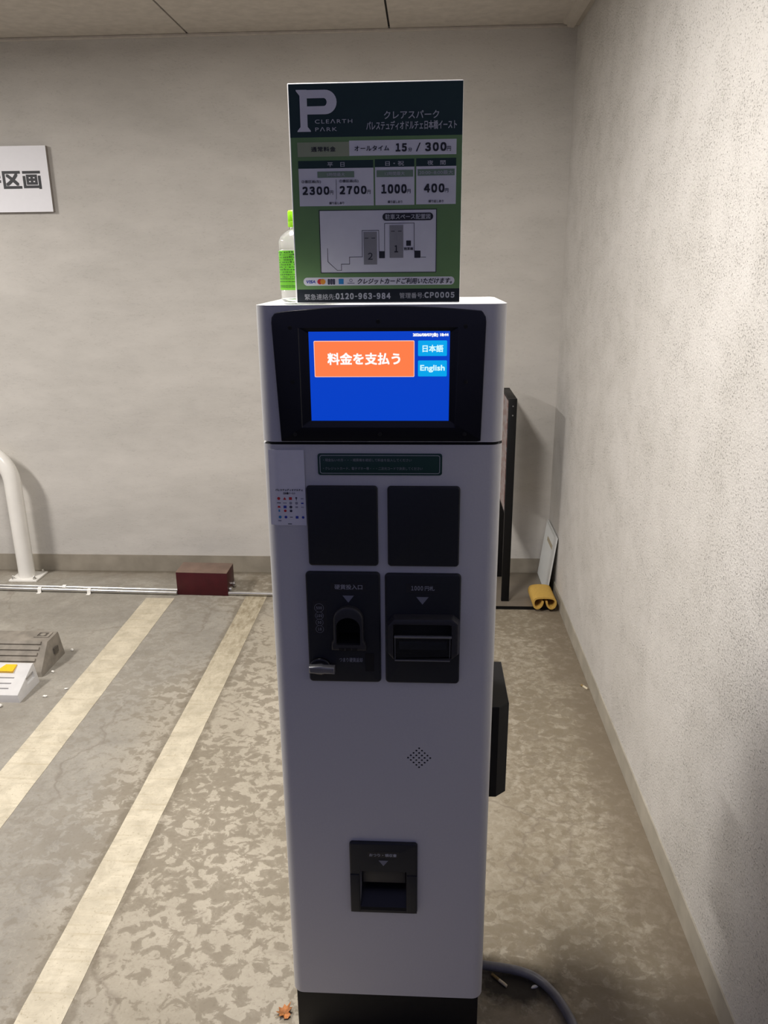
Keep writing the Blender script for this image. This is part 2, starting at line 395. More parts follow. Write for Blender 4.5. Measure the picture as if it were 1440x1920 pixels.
def glyphs(s, shear, sp):
    key = (s, shear, sp)
    if key not in _tc:
        cu = bpy.data.curves.new('lettering', 'FONT'); cu.body = s; cu.size = 1; cu.shear = shear
        cu.space_character = sp; cu.resolution_u = 3; cu.fill_mode = 'FRONT'
        o = bpy.data.objects.new('lettering_tmp', cu); C.objects.link(o); bpy.context.view_layer.update()
        me = bpy.data.meshes.new_from_object(o.evaluated_get(bpy.context.evaluated_depsgraph_get()))
        vs = [(v.co.x, v.co.y) for v in me.vertices]; fs = [tuple(p.vertices) for p in me.polygons]
        bpy.data.objects.remove(o); bpy.data.curves.remove(cu); bpy.data.meshes.remove(me)
        _tc[key] = (vs, fs)
    return _tc[key]
def write(bm, s, bx, fn, bold=0.0, shear=0.0, sp=1.0):
    """fit the string's ink into the box (a0,b0,a1,b1); fn maps (a,b) to a point; bold thickens the strokes (share of the height)"""
    mark(bm)
    vs, fs = glyphs(s, shear, sp)
    x0 = min(v[0] for v in vs); x1 = max(v[0] for v in vs); y0 = min(v[1] for v in vs); y1 = max(v[1] for v in vs)
    g = bold*(bx[3]-bx[1]); a0, b0, a1, b1 = bx[0]+g, bx[1]+g, bx[2]-g, bx[3]-g
    sh = [(0, 0)] if not bold else [(g, g), (-g, g), (g, -g), (-g, -g), (0, 0)]
    for k, (dx, dy) in enumerate(sh):
        nv = []
        for v in vs:
            p = fn(a0+(v[0]-x0)/(x1-x0)*(a1-a0)+dx, b0+(v[1]-y0)/(y1-y0)*(b1-b0)+dy)
            nv.append(bm.verts.new((p[0], p[1]-0.00004*k, p[2])))
        for f in fs:
            try: bm.faces.new([nv[i] for i in f])
            except ValueError: pass
def quad(bm, bx, fn):
    mark(bm); a0, b0, a1, b1 = bx
    bm.faces.new([bm.verts.new(fn(a, b)) for a, b in ((a0, b0), (a1, b0), (a1, b1), (a0, b1))])
def poly(bm, pts, fn): mark(bm); bm.faces.new([bm.verts.new(fn(a, b)) for a, b in pts])
def disc(bm, a, b, r, fn, n=18): poly(bm, [(a+r*math.cos(2*PI*k/n), b+r*math.sin(2*PI*k/n)) for k in range(n)], fn)
def ringflat(bm, a, b, ro, ri, fn, n=24):
    mark(bm)
    o = [bm.verts.new(fn(a+ro*math.cos(2*PI*k/n), b+ro*math.sin(2*PI*k/n))) for k in range(n)]
    q = [bm.verts.new(fn(a+ri*math.cos(2*PI*k/n), b+ri*math.sin(2*PI*k/n))) for k in range(n)]
    for k in range(n): bm.faces.new((o[k], o[(k+1) % n], q[(k+1) % n], q[k]))
def stroke(bm, pts, wd, fn):
    """a mitred line; closed when its last point is its first"""
    mark(bm)
    closed = math.hypot(pts[0][0]-pts[-1][0], pts[0][1]-pts[-1][1]) < 1e-6
    p = [Vector(q) for q in (pts[:-1] if closed else pts)]; n = len(p); A = []; B = []
    for i in range(n):
        d1 = (p[i]-p[i-1]) if (i or closed) else (p[1]-p[0]); d2 = (p[(i+1) % n]-p[i]) if (i < n-1 or closed) else (p[i]-p[i-1])
        d1.normalize(); d2.normalize(); n1 = Vector((-d1.y, d1.x)); n2 = Vector((-d2.y, d2.x)); b = (n1+n2).normalized(); q = b*(wd/2/max(0.4, b.dot(n1)))
        A.append(bm.verts.new(fn(*(p[i]+q)))); B.append(bm.verts.new(fn(*(p[i]-q))))
    for i in range(n if closed else n-1):
        j = (i+1) % n; bm.faces.new((B[i], B[j], A[j], A[i]))
def frame(bm, bx, wd, fn):
    a0, b0, a1, b1 = bx
    stroke(bm, [(a0, b0), (a1, b0), (a1, b1), (a0, b1), (a0, b0)], wd, fn)
def flat(name, bm, mat, parent, whole=False):
    """print: each piece put in by one call becomes a part of its own, unless whole"""
    mk = MARK.pop(id(bm), [0])
    if whole or len(mk) < 2: return obj(name, bm, mat, parent, smooth=0, recalc=False)
    bm.faces.ensure_lookup_table(); mk = mk+[len(bm.faces)]; r = None
    for a, b in zip(mk, mk[1:]):
        nb = bmesh.new(); vm = {}
        for i in range(a, b):
            f = bm.faces[i]
            for v in f.verts:
                if v not in vm: vm[v] = nb.verts.new(v.co)
            nb.faces.new([vm[v] for v in f.verts])
        r = obj(name, nb, mat, parent, smooth=0, recalc=False)
    bm.free(); return r

# ------------------------------------------------------------------ the setting
bm = BM(); box(bm, LEFT, 0.55, -0.12, RIGHT+0.2, BACK+0.2, 0.0)
floor = struct(obj('floor', bm, MT['floor'], smooth=0)); ORG['floor'] = Vector(floor.location)
# keep the texture space of floor at world coordinates
def recentre(o):
    d = Vector(o.location); o.data.transform(Matrix.Translation(d)); o.location = (0, 0, 0); ORG[o.name] = Vector((0, 0, 0))
recentre(floor)
bm = BM(); box(bm, LEFT-6, -8.0, -0.14, RIGHT+6, 0.55, -0.015); fo = struct(obj('floor_unseen_dark', bm, plain('unseen_dark_ground', (0.05, 0.05, 0.052), 0.9, 0, 0.3, 90, 0.3), smooth=0))  # unseen ground, added dark so less light bounces onto the machine front
for x0, x1, y1 in ((-1.323, -1.186, 3.352), (-0.848, -0.748, 3.385)):
    bm = BM(); random.seed(int(-x0*1000))
    n = 60; L = []; Rr = []
    for k in range(n+1):
        y = 0.56+(y1-0.56)*k/n
        L.append((x0+random.uniform(-1, 1)*0.0007, y)); Rr.append((x1+random.uniform(-1, 1)*0.0007, y))
    pts = L+Rr[::-1]
    lo = [bm.verts.new((x, y, 0.0)) for x, y in pts]; hi = [bm.verts.new((x, y, 0.0012)) for x, y in pts]
    m_ = len(pts)
    for i in range(m_): bm.faces.new((lo[i], lo[(i+1) % m_], hi[(i+1) % m_], hi[i]))
    for k in range(n): bm.faces.new((hi[k], hi[k+1], hi[m_-2-k], hi[m_-1-k]))
    obj('painted_line', bm, MT['line'], floor, smooth=0)
bm = BM(); box(bm, LEFT, BACK, 0, RIGHT+0.2, BACK+0.2, CEIL+0.15); wb = struct(obj('wall_back', bm, MT['back'], smooth=0)); recentre(wb)
bm = BM(); box(bm, RIGHT, OPEN, 0, RIGHT+0.2, BACK, CEIL+0.15); wr = struct(obj('wall_right', bm, MT['right'], smooth=0)); recentre(wr)
bm = BM(); box(bm, LEFT-0.2, OPEN, 0, LEFT, BACK+0.2, CEIL+0.15); wl = struct(obj('wall_left', bm, MT['back'], smooth=0)); recentre(wl)
bm = BM(); box(bm, LEFT, OPEN, CEIL+0.008, RIGHT, BACK, CEIL+0.15); ce = struct(obj('ceiling', bm, MT['joint'], smooth=0)); recentre(ce)
xs = [RIGHT, -0.158, -1.014, -1.870, -2.726, -3.582, LEFT]
for a, b in zip(xs, xs[1:]):
    bm = BM(); box(bm, b+0.0042, OPEN, CEIL, a-0.0042, BACK, CEIL+0.0075); obj('panel', bm, MT['ceil'], ce, smooth=0)
bm = BM(); box(bm, LEFT, BACK-0.004, 0, RIGHT, BACK, 0.088); struct(obj('baseboard_back', bm, MT['base']))
bm = BM(); box(bm, RIGHT-0.004, OPEN, 0, RIGHT, BACK-0.004, 0.070); struct(obj('baseboard_right', bm, MT['base_r']))
bm = BM(); prism(bm, rrect(LEFT, CEIL-0.012, RIGHT, CEIL, 0.004, 3), BACK-0.010, BACK, 0.003); struct(obj('trim_1', bm, MT['ceil']))
bm = BM()   # cable duct in the ceiling corner over the right wall
prof = [(0.552, CEIL), (0.556, CEIL-0.010), (0.570, CEIL-0.014), (0.574, CEIL-0.022), (0.598, CEIL-0.026), (0.602, CEIL-0.018), (RIGHT, CEIL-0.016), (RIGHT, CEIL)]
loft(bm, [[(x, y, z) for x, z in prof] for y in (OPEN, 3.655)]); struct(obj('trim_2', bm, MT['trim'], smooth=0))

# ------------------------------------------------------------------ ceiling lamps (over the frame)
def ceiling_light(x, y, watts, label):
    t = thing('ceiling_light', label, 'lamp', (x, y, CEIL))
    bm = BM(); box(bm, x-0.14, y-0.37, CEIL-0.045, x+0.14, y+0.37, CEIL, 0.006); obj('housing', bm, MT['board'], t)
    bm = BM(); box(bm, x-0.12, y-0.35, CEIL-0.050, x+0.12, y+0.35, CEIL-0.0455); obj('diffuser', bm, MT['diffuser'], t)
    ld = bpy.data.lights.new('lamp_light', 'AREA'); ld.shape = 'RECTANGLE'; ld.size = 0.24; ld.size_y = 0.70
    ld.energy = watts; ld.color = LAMP_COL
    lo = bpy.data.objects.new('lamp_light', ld); C.objects.link(lo); lo.parent = t; lo.location = (0, 0, -0.052)
ceiling_light(*LAMP_NEAR, 'long white ceiling light above the left side of the payment machine')
ceiling_light(*LAMP_FAR, 'long white ceiling light above the white hoop barrier and wheel stops')

# ------------------------------------------------------------------ payment machine
MX, MY = -0.065, 1.150
mc = thing('payment_machine', 'tall light grey parking payment machine with lit blue screen, standing on black plinth', 'machine', (MX, MY, 0))
DEP = 0.262
def P(y): return lambda a, b: (MX+a/1000, MY+y/1000, b/1000)      # millimetres on the machine front
def pp(pts): return [(MX+a/1000, b/1000) for a, b in pts]
def mr(x0, z0, x1, z1, r, n=6): return pp(rrect(x0, z0, x1, z1, r, n))
def shell(bm, hw, z0, z1, r, e0, e1, seg=4):
    foot = rrect(MX-hw, MY, MX+hw, MY+DEP, r, 8)
    loops = []
    for k in range(seg+1):
        a = PI/2*k/seg; loops.append([(x, y, z0+e0*(1-math.sin(a))) for x, y in inset(foot, e0*(1-math.cos(PI/2-a)))])
    for k in range(seg+1):
        a = PI/2*k/seg; loops.append([(x, y, z1-e1*(1-math.sin(PI/2-a))) for x, y in inset(foot, e1*(1-math.cos(a)))])
    loft(bm, loops)
bm = BM(); shell(bm, 0.1835, 0.154, 1.2432, 0.021, 0.009, 0.003)
body = obj('lower_housing', bm, MT['body'], mc)
bm = BM(); shell(bm, 0.1835, 1.2474, 1.4485, 0.021, 0.003, 0.003)
upper = obj('upper_housing', bm, MT['body'], mc)
bm = BM(); gk = inset(rrect(MX-0.1835, MY, MX+0.1835, MY+DEP, 0.021, 8), 0.005); loft(bm, [[(x, y, z) for x, y in gk] for z in (1.2425, 1.2482)]); obj('seam_gasket', bm, MT['blackfill'], mc)
bm = BM(); box(bm, MX-0.182, MY+0.030, 0.0, MX+0.178, MY+DEP-0.01, 0.156, 0.002); obj('plinth', bm, MT['blackm'], mc)

# screen surround
out = [(-151.6, 1249), (149.2, 1249), (152.6, 1424)]
cxa = [(152.3, 1428.5), (150.5, 1434), (146.5, 1438.2)]
arch = [(146-292*k/24, 1439.2+7.6*(1-((146-292*k/24+1)/147)**2)) for k in range(0, 25)]
out += cxa+arch+[(-152.5, 1437.6), (-156.6, 1433.5), (-158.2, 1428)]
rimh = [(-119, 1270.5), (110.5, 1270.5), (114.5, 1416.5), (-119, 1416.5)]
scr = [(-104.2, 1280.6), (100.6, 1280.6), (100.6, 1410.6), (-104.2, 1410.6)]
bm = BM()
oo = pp(out); i1 = inset(oo, 0.0022)
ring_loft(bm, [(oo, MY+0.001), (oo, MY-0.0038), (inset(oo, 0.0007), MY-0.0054), (i1, MY-0.006), (pp(rimh), MY-0.006), (pp([(a*0.985, b) for a, b in rimh]), MY-0.0045), (pp(scr), MY-0.0015)], (MX-0.002, 1.345), n=160)
bez = obj('screen_bezel', bm, MT['black'], mc, smooth=30)
for a, b in ((-130.6, 1417), (-2.7, 1425.2), (123, 1417.5), (-130.4, 1339), (124.8, 1338.5), (-129.8, 1260.1), (-1.6, 1260.6), (124.8, 1260.8)):
    bm = BM(); prism(bm, pp([(a+3*math.cos(2*PI*k/14), b+3*math.sin(2*PI*k/14)) for k in range(14)]), MY-0.0072, MY-0.0055, 0.0006); obj('screw', bm, MT['blackfill'], bez)
bm = BM(); box(bm, MX-0.1046, MY-0.0018, 1.2802, MX+0.1010, MY-0.0004, 1.4110)
sc = obj('screen', bm, MT['screen'], mc, smooth=0); tag(sc, 'lit blue touch screen')
def sbtn(name, bx, m, edge=None, r=1.4):
    bm = BM(); prism(bm, mr(*bx, r, 4), MY-0.0024, MY-0.0018)
    o = obj(name, bm, m, sc, smooth=0); return o
bm = BM(); prism(bm, mr(-97.4, 1345.4, 49.8, 1397.9, 1.6, 4), MY-0.0021, MY-0.0018); obj('button_border', bm, MT['pink'], sc, smooth=0)
sbtn('pay_button', (-96.5, 1346.3, 48.9, 1397.0), MT['orange'])
sbtn('language_button', (55, 1375.6, 97, 1397.7), MT['cyan']); sbtn('language_button', (55, 1346.1, 97.2, 1369.2), MT['cyan'])
bm = BM(); fn = P(-2.7)
write(bm, '料金を支払う', (-77.8, 1363.2, 29.1, 1380.8), fn, 0.03)
write(bm, '2026/08/07(金) 18:44', (47.4, 1402.6, 99.0, 1408.8), fn, 0.05)
flat('screen_lettering', bm, MT['lit'], sc)
bm = BM(); write(bm, '日本語', (61.5, 1381.2, 91.7, 1391.6), fn, 0.03); write(bm, 'English', (58.2, 1352.0, 94.1, 1362.8), fn, 0.03)
flat('button_lettering', bm, MT['litcy'], sc)

# green notice under the screen
bm = BM(); prism(bm, mr(-97.8, 1195.6, 92.3, 1229.6, 4.0), MY-0.0016, MY+0.001, 0.0005); no = obj('notice_plate', bm, MT['notice'], mc); tag(no, 'dark green notice plate')
bm = BM(); fn = P(-2.0)
rr_ = rrect(-94.2, 1198.6, 88.6, 1226.7, 3.2); stroke(bm, rr_+[rr_[0]], 0.75, fn); flat('notice_border', bm, MT['offwhite'], no)
bm = BM()
write(bm, '・現金払いの方・・・精算機を確認して料金を投入してください', (-89.3, 1217.2, 45.8, 1221.9), fn, 0.0)
write(bm, '・クレジットカード、電子マネー等・・・二次元コードで決済してください', (-89.7, 1204.0, 62.6, 1208.7), fn, 0.0)
flat('notice_lettering', bm, MT['printgrey'], no)

# two blank covers
for x0, x1, z1 in ((-117.2, -6.4, 1179.0), (8.6, 120.6, 1178.8)):
    bm = BM(); prism(bm, mr(x0, 1047.6, x1, z1, 5.5), MY-0.006, MY+0.001, 0.0028); obj('blank_cover', bm, MT['dark'], mc)

def triangle(bm, x0, x1, z0, z1, fn): poly(bm, [(x0, z1), ((x0+x1)/2, z0), (x1, z1)], fn)
# coin panel
bm = BM(); prism(bm, mr(-123.8, 840.0, -4.1, 1036.6, 6.5), MY-0.006, MY+0.001, 0.0030); cp = obj('coin_panel', bm, MT['dark'], mc)
bm = BM()
ch = [(-84.6, 902.5), (-27.0, 902.5), (-27.8, 914), (-31.0, 921), (-31.3, 957)]
ch += [(-55.8+24.5*math.cos(PI*k/14), 957+23*math.sin(PI*k/14)) for k in range(1, 14)]
ch += [(-80.3, 957), (-80.6, 921), (-84.2, 914)]
prism(bm, pp(ch), MY-0.016, MY-0.004, 0.004); cf = obj('coin_chute', bm, MT['dark2'], cp)
hole = [(-75.9, 913.6), (-36.9, 913.6), (-36.9, 944)]+[(-56.4+19.5*math.cos(PI*k/12), 944+18*math.sin(PI*k/12)) for k in range(1, 12)]+[(-75.9, 944)]
for o, y0 in ((cf, 0.03), (cp, 0.03), (body, 0.03)):
    k = BM(); prism(k, pp(hole), MY-0.03, MY+y0); cut(o, k)
bm = BM(); hl = pp(inset(hole, 0.25)); loft(bm, [[(x, MY-0.009, z) for x, z in hl], [(x, MY+0.029, z) for x, z in hl]], False, True); obj('coin_slot_liner', bm, MT['blackfill'], cp)
bm = BM(); fn = P(-16.35)
for a in (-71.5, -60.8, -50.3): quad(bm, (a, 902.9, a+8.4, 908.2), fn)
flat('drain_slot', bm, MT['blackfill'], cf)
bm = BM(); fn = P(-6.2)
quad(bm, (-83.5, 1004.4, -26.2, 1019.5), fn); quad(bm, (-114.4, 929.8, -91.5, 987.8), fn); flat('label_backing', bm, MT['labelink'], cp)
bm = BM(); fn = P(-6.5)
write(bm, '硬貨投入口', (-77.3, 1007.6, -32.5, 1016.3), fn, 0.02); write(bm, 'つまり硬貨返却', (-72.8, 877.8, -34.3, 885.9), fn, 0.01)
flat('panel_lettering', bm, MT['printgrey'], cp); bm = None
for i, (t_, rad) in enumerate((('５００', 7.6), ('１００', 6.8), ('５０', 6.2), ('１０', 6.6))):
    bm = BM(); zc = (974.8, 961.0, 949.0, 937.0)[i]; ringflat(bm, -103.4, zc, rad, rad-0.5, fn); wd = 4.6 if len(t_) == 3 else 2.9
    write(bm, t_, (-103.4-wd, zc-2.5, -103.4+wd, zc+2.5), fn, 0.02, 0, 0.62)
    flat('coin_lettering', bm, MT['printgrey'], cp, True)
bm = BM(); triangle(bm, -64.8, -46.3, 984.7, 997, fn); flat('arrow_mark', bm, MT['arrow'], cp)
bm = BM(); prism(bm, pp([(-104.5+17.5*math.cos(2*PI*k/28), 870+15.5*math.sin(2*PI*k/28)) for k in range(28)]), MY-0.012, MY-0.005, 0.003); kn = obj('return_knob', bm, MT['black'], cp)
bm = BM(); prism(bm, pp([(-122, 863.5), (-101, 861.5), (-97, 862.8), (-79.3, 862), (-79.3, 874.5), (-98, 875.5), (-101.5, 877), (-122, 875)]), MY-0.022, MY-0.011, 0.003); obj('lever', bm, MT['lever'], kn)
bm = BM(); prism(bm, mr(-29.9, 861.3, -15.3, 894.1, 1.2, 3), MY-0.0065, MY-0.005); obj('return_slot', bm, MT['blackfill'], cp)

# banknote panel
bm = BM(); prism(bm, mr(3.4, 839.8, 124.9, 1035.0, 6.5), MY-0.006, MY+0.001, 0.0030); bp = obj('banknote_panel', bm, MT['dark'], mc)
bm = BM()
hood = [(5.2, 900), (17, 885.6), (113, 888.5), (124.6, 899), (124.6, 956), (113, 966.3), (17, 965.5), (5.2, 952)]
ho = pp(hood); ring_loft(bm, [(ho, MY-0.005), (inset(ho, 0.0012), MY-0.013), (inset(ho, 0.004), MY-0.019), (inset(ho, 0.006), MY-0.020), (mr(16.8, 890.5, 110.9, 953.5, 1.2, 3), MY-0.020), (mr(18.4, 892.5, 109.3, 949.5, 1.2, 3), MY-0.006)], (MX+0.064, 0.922), n=120)
hd = obj('note_hood', bm, MT['dark2'], bp, smooth=30)
bm = BM(); box(bm, MX+0.0186, MY-0.0075, 0.8928, MX+0.1092, MY-0.0062, 0.9493); obj('note_recess', bm, MT['blackfill'], bp)
bm = BM(); box(bm, MX+0.026, MY-0.0120, 0.905, MX+0.104, MY-0.0070, 0.9200, 0.001); obj('note_lip', bm, MT['dark2'], bp)
bm = BM(); box(bm, MX+0.0196, MY-0.0178, 0.8905, MX+0.1086, MY-0.0164, 0.9315); fl_ = obj('clear_flap', bm, MT['flap'], bp, smooth=0); tag(fl_, 'clear plastic flap')
bm = BM()
box(bm, MX+0.0184, MY-0.0215, 0.9300, MX+0.1110, MY-0.0160, 0.9335, 0.0008); box(bm, MX+0.0194, MY-0.0205, 0.8885, MX+0.1086, MY-0.0170, 0.8905, 0.0004)
box(bm, MX+0.0192, MY-0.0190, 0.8890, MX+0.0202, MY-0.0165, 0.9318); box(bm, MX+0.1080, MY-0.0190, 0.8890, MX+0.1090, MY-0.0165, 0.9318)
obj('flap_edge', bm, MT['lever'], fl_)
bm = BM(); fn = P(-6.2); quad(bm, (37.4, 1002.7, 92.4, 1018.6), fn); flat('label_backing', bm, MT['labelink'], bp)
bm = BM(); fn = P(-6.5); write(bm, '１０００', (45.7, 1007.2, 64.6, 1015.0), fn, 0.03, 0, 0.62); write(bm, '円札', (67.2, 1007.0, 82.8, 1015.2), fn, 0.02); flat('banknote_lettering', bm, MT['printgrey'], bp)
bm = BM(); triangle(bm, 53.8, 73.6, 982.9, 996, fn); flat('arrow_mark', bm, MT['arrow'], bp)

# speaker grille: 25 drilled holes, dark inside
k = BM(); c0 = (59.6, 691.6); st = 4.78
for i in range(5):
    for j in range(5):
        a = c0[0]+(i-j)*st; b = c0[1]+(i+j-4)*st
        prism(k, pp([(a+1.85*math.cos(2*PI*q/12), b+1.85*math.sin(2*PI*q/12)) for q in range(12)]), MY-0.01, MY+0.0028)
cut(body, k)
bm = BM(); prism(bm, pp([(c0[0]+22.5*math.cos(PI/2*q), c0[1]+22.5*math.sin(PI/2*q)) for q in range(4)]), MY+0.0016, MY+0.0026); obj('speaker_mesh', bm, MT['blackfill'], mc)

# change and receipt tray
bm = BM(); tr = mr(-65.2, 358.4, 57.6, 515.5, 6.0)
prism(bm, tr, MY-0.006, MY+0.001, 0.003); ty = obj('receipt_tray', bm, MT['dark'], mc)
op = pp([(-47.0, 366), (37.4, 366), (37.4, 453.5), (-47.0, 453.5)])
for o in (ty, body):
    k = BM(); prism(k, op, MY-0.03, MY+0.055); cut(o, k)
bm = BM()   # sloping scoop inside the opening
loft(bm, [[(MX-0.0468, y, z) for y, z in ((-0.006+MY, 0.3665), (MY+0.054, 0.3665), (MY+0.054, 0.410), (MY+0.040, 0.4015), (MY-0.005, 0.372))], [(MX+0.0372, y, z) for y, z in ((-0.006+MY, 0.3665), (MY+0.054, 0.3665), (MY+0.054, 0.410), (MY+0.040, 0.4015), (MY-0.005, 0.372))]])
obj('tray_scoop', bm, MT['black'], ty, smooth=0)
bm = BM(); box(bm, MX-0.0425, MY+0.010, 0.4145, MX+0.0352, MY+0.0125, 0.4530, 0.0006); obj('tray_flap', bm, MT['dark2'], ty)
bm = BM(); box(bm, MX-0.0467, MY+0.050, 0.367, MX+0.0371, MY+0.0548, 0.4532); obj('tray_back', bm, MT['blackfill'], ty)
bm = BM(); fn = P(-6.2); quad(bm, (-32.9, 484, 24.4, 497), fn); flat('label_backing', bm, MT['labelink'], ty)
bm = BM(); fn = P(-6.5); write(bm, 'おつり・領収書', (-29.2, 486.9, 20.1, 493.6), fn, 0.015); flat('tray_lettering', bm, MT['offwhite'], ty)
bm = BM(); triangle(bm, -12.6, 5.0, 466.5, 478.5, fn); flat('arrow_mark', bm, MT['arrow'], ty)
for x0, x1 in ((-64.6, -48.2), (38.6, 57.0)):
    bm = BM(); prism(bm, pp([(x0, 361.5), (x1, 361.5), (x1, 446), (x0, 446)]), MY-0.0075, MY-0.005, 0.001); obj('tray_cheek', bm, MT['dark'], ty)

# black chamfered box on the right flank
bm = BM()
bx0 = MX+0.178; X1 = 0.1655; y0 = 1.300; y1 = 1.405
prof = [(bx0, y0), (X1-0.020, y0), (X1, y0+0.018), (X1, y1+0.075), (bx0, y1+0.075)]
ins = [(bx0, y0+0.001), (X1-0.0205, y0+0.001), (X1-0.001, y0+0.0185), (X1-0.001, y1+0.074), (bx0, y1+0.074)]
loft(bm, [[(x, y, 0.500) for x, y in ins], [(x, y, 0.5015) for x, y in prof], [(x, y, 0.7005) for x, y in prof], [(x, y, 0.702) for x, y in ins]])
tag(obj('side_box', bm, MT['blackm'], mc, smooth=0), 'black chamfered box on the right side')

# ------------------------------------------------------------------ payment poster on the machine
ps = thing('payment_poster', 'narrow white paper notice with small payment icons stuck on machine left of green plate', 'poster', (MX-0.146, MY-0.001, 1.113))
def PS(off):
    def f(a, b):
        t = a/1000.0; x = MX+t
        # the paper follows the housing's rounded edge
        over = max(0.0, -0.1625-t); y = MY-0.0012-0.0008*(0 if t < -0.125 else (t+0.125)/0.006)*0.9+over*0.28
        return (x, y-off, b/1000.0)
    return f
bm = BM(); cols = [-174.0+k*(55.0/14) for k in range(15)]
f1, f2 = PS(0), PS(-0.0003)
def row(f, b0, b1):
    return [[bm.verts.new(f(a+(-1.6*(1234.7-b)/121 if a < -150 else 0.4)*1.0, b)) for a in cols] for b in (b0, b1)]
fr = row(f1, 1113.6, 1234.7); bk = row(f2, 1113.6, 1234.7)
for k in range(14):
    bm.faces.new((fr[0][k], fr[0][k+1], fr[1][k+1], fr[1][k])); bm.faces.new((bk[0][k+1], bk[0][k], bk[1][k], bk[1][k+1]))
for i in (0, 1):
    for k in range(14): bm.faces.new((fr[i][k], bk[i][k], bk[i][k+1], fr[i][k+1]))
for k in (0, 14): bm.faces.new((fr[0][k], bk[0][k], bk[1][k], fr[1][k]))
obj('paper', bm, MT['paper'], ps)
fn = PS(0.0003)
bm = BM()
write(bm, 'パレステュディオドルチェ', (-165.5, 1169.5, -122.5, 1173.4), fn, 0.02); write(bm, '日本橋イースト', (-153, 1164.2, -134.5, 1168.0), fn, 0.02)
quad(bm, (-148, 1115.6, -142, 1116.7), fn)
flat('title_lettering', bm, MT['ink'], ps)
ic = {k: BM() for k in ('inkred', 'inkblue', 'inkdk', 'inkgr', 'inkcy')}
A = [-160.9, -151.5, -142.4, -133.3, -124.2]
def sq(k, i, b, w_, h_): quad(ic[k], (A[i]-w_, b-h_, A[i]+w_, b+h_), fn)
disc(ic['inkred'], A[0], 1157.6, 2.4, fn); poly(ic['inkred'], [(A[1]-2.6, 1155.6), (A[1]+2.4, 1155.6), (A[1], 1160)], fn); sq('inkred', 2, 1157.6, 2.3, 2.2)
disc(ic['inkdk'], A[3], 1158.6, 1.5, fn); sq('inkdk', 3, 1156, 0.5, 1.4); sq('inkgr', 4, 1157.4, 2.2, 0.7)
sq('inkdk', 0, 1150.4, 3.0, 0.6); sq('inkgr', 1, 1150.3, 2.8, 0.6); disc(ic['inkgr'], A[2], 1150.2, 2.2, fn); disc(ic['inkgr'], A[3], 1150.2, 2.3, fn); sq('inkblue', 4, 1150, 2.0, 1.0)
poly(ic['inkred'], [(A[0]-2.4, 1142.6), (A[0]+2.4, 1142.6), (A[0]+1.4, 1145.4), (A[0]-1.6, 1145.6)], fn); sq('inkblue', 1, 1143.9, 2.3, 2.1); disc(ic['inkdk'], A[2], 1143.8, 2.3, fn); sq('inkgr', 3, 1143.6, 2.0, 1.2); sq('inkgr', 4, 1143.6, 2.2, 0.5)
sq('inkcy', 0, 1137.8, 1.2, 1.9); disc(ic['inkred'], A[1], 1137.6, 2.1, fn); disc(ic['inkdk'], A[2], 1137.4, 2.1, fn)
disc(ic['inkcy'], A[0]+0.8, 1127.3, 2.3, fn); disc(ic['inkblue'], A[1]+0.6, 1127.2, 2.2, fn); sq('inkdk', 2, 1127.1, 2.2, 0.6); sq('inkblue', 3, 1127, 2.2, 2.1); disc(ic['inkblue'], A[4]+0.4, 1126.9, 2.1, fn); sq('inkgr', 0, 1121.2, 2.4, 0.9)
for k, b_ in ic.items(): flat('payment_icons', b_, MT[k], ps)

# ------------------------------------------------------------------ rate board standing on the machine
SX, SY, SZ = -0.194, 1.200, 1.4485
rs = thing('rate_board', 'green and white parking price board standing upright on top of the grey machine', 'sign', (SX+0.1225, SY+0.004, SZ))
bm = BM(); box(bm, SX, SY, SZ, SX+0.2450, SY+0.009, SZ+0.2962, 0.0014, 3); obj('board', bm, MT['board'], rs)
def Q(l): return lambda a, b: (SX+a/1000, SY-0.0003-0.0003*l, SZ+b/1000)
bm = BM(); quad(bm, (2.0, 20.3, 244.4, 227.0), Q(0)); flat('green_panel', bm, MT['sgreen'], rs)
bm = BM(); quad(bm, (1.6, 227.0, 244.4, 294.6), Q(0)); flat('header_band', bm, MT['sdark'], rs)
bm = BM(); quad(bm, (2.2, 1.4, 244.4, 20.3), Q(0)); flat('footer_band', bm, MT['sfoot'], rs)
bm = BM(); quad(bm, (11.1, 201.8, 85.0, 220.6), Q(1)); flat('tariff_name_panel', bm, MT['stan'], rs)
bm = BM(); f = Q(1)
quad(bm, (85.0, 202.2, 236.5, 222.0), f); quad(bm, (11.4, 136.2, 119.0, 186.4), f); quad(bm, (121.2, 136.4, 177.4, 186.9), f); quad(bm, (180.0, 136.8, 236.8, 187.1), f)
quad(bm, (39.4, 43.6, 209.4, 130.2), f); poly(bm, rrect(12.6, 25.6, 236.8, 37.2, 5.7, 8), f)
flat('white_panel', bm, MT['white'], rs)
bm = BM(); f = Q(2); frame(bm, (39.4, 43.6, 209.4, 130.2), 1.0, f); flat('map_border', bm, MT['ink'], rs)
bm = BM(); quad(bm, (11.4, 186.4, 118.8, 196.6), Q(1)); quad(bm, (121.2, 186.9, 177.1, 197.3), Q(1)); quad(bm, (180, 187.1, 236.4, 197.6), Q(1)); flat('tariff_heading', bm, MT['sdark'], rs)
bm = BM(); f = Q(2); quad(bm, (38.6, 174.1, 91.4, 182.3), f); quad(bm, (123.4, 173.8, 175.6, 182.9), f); quad(bm, (182, 174.8, 234.6, 183.5), f); flat('badge', bm, MT['sbadge'], rs)
bm = BM(); f = Q(2)     # the letter P of the emblem
def arcp(cx_, cz_, rx, rz, n=14): return [(cx_+rx*math.cos(PI/2-PI*k/n), cz_+rz*math.sin(PI/2-PI*k/n)) for k in range(n+1)]
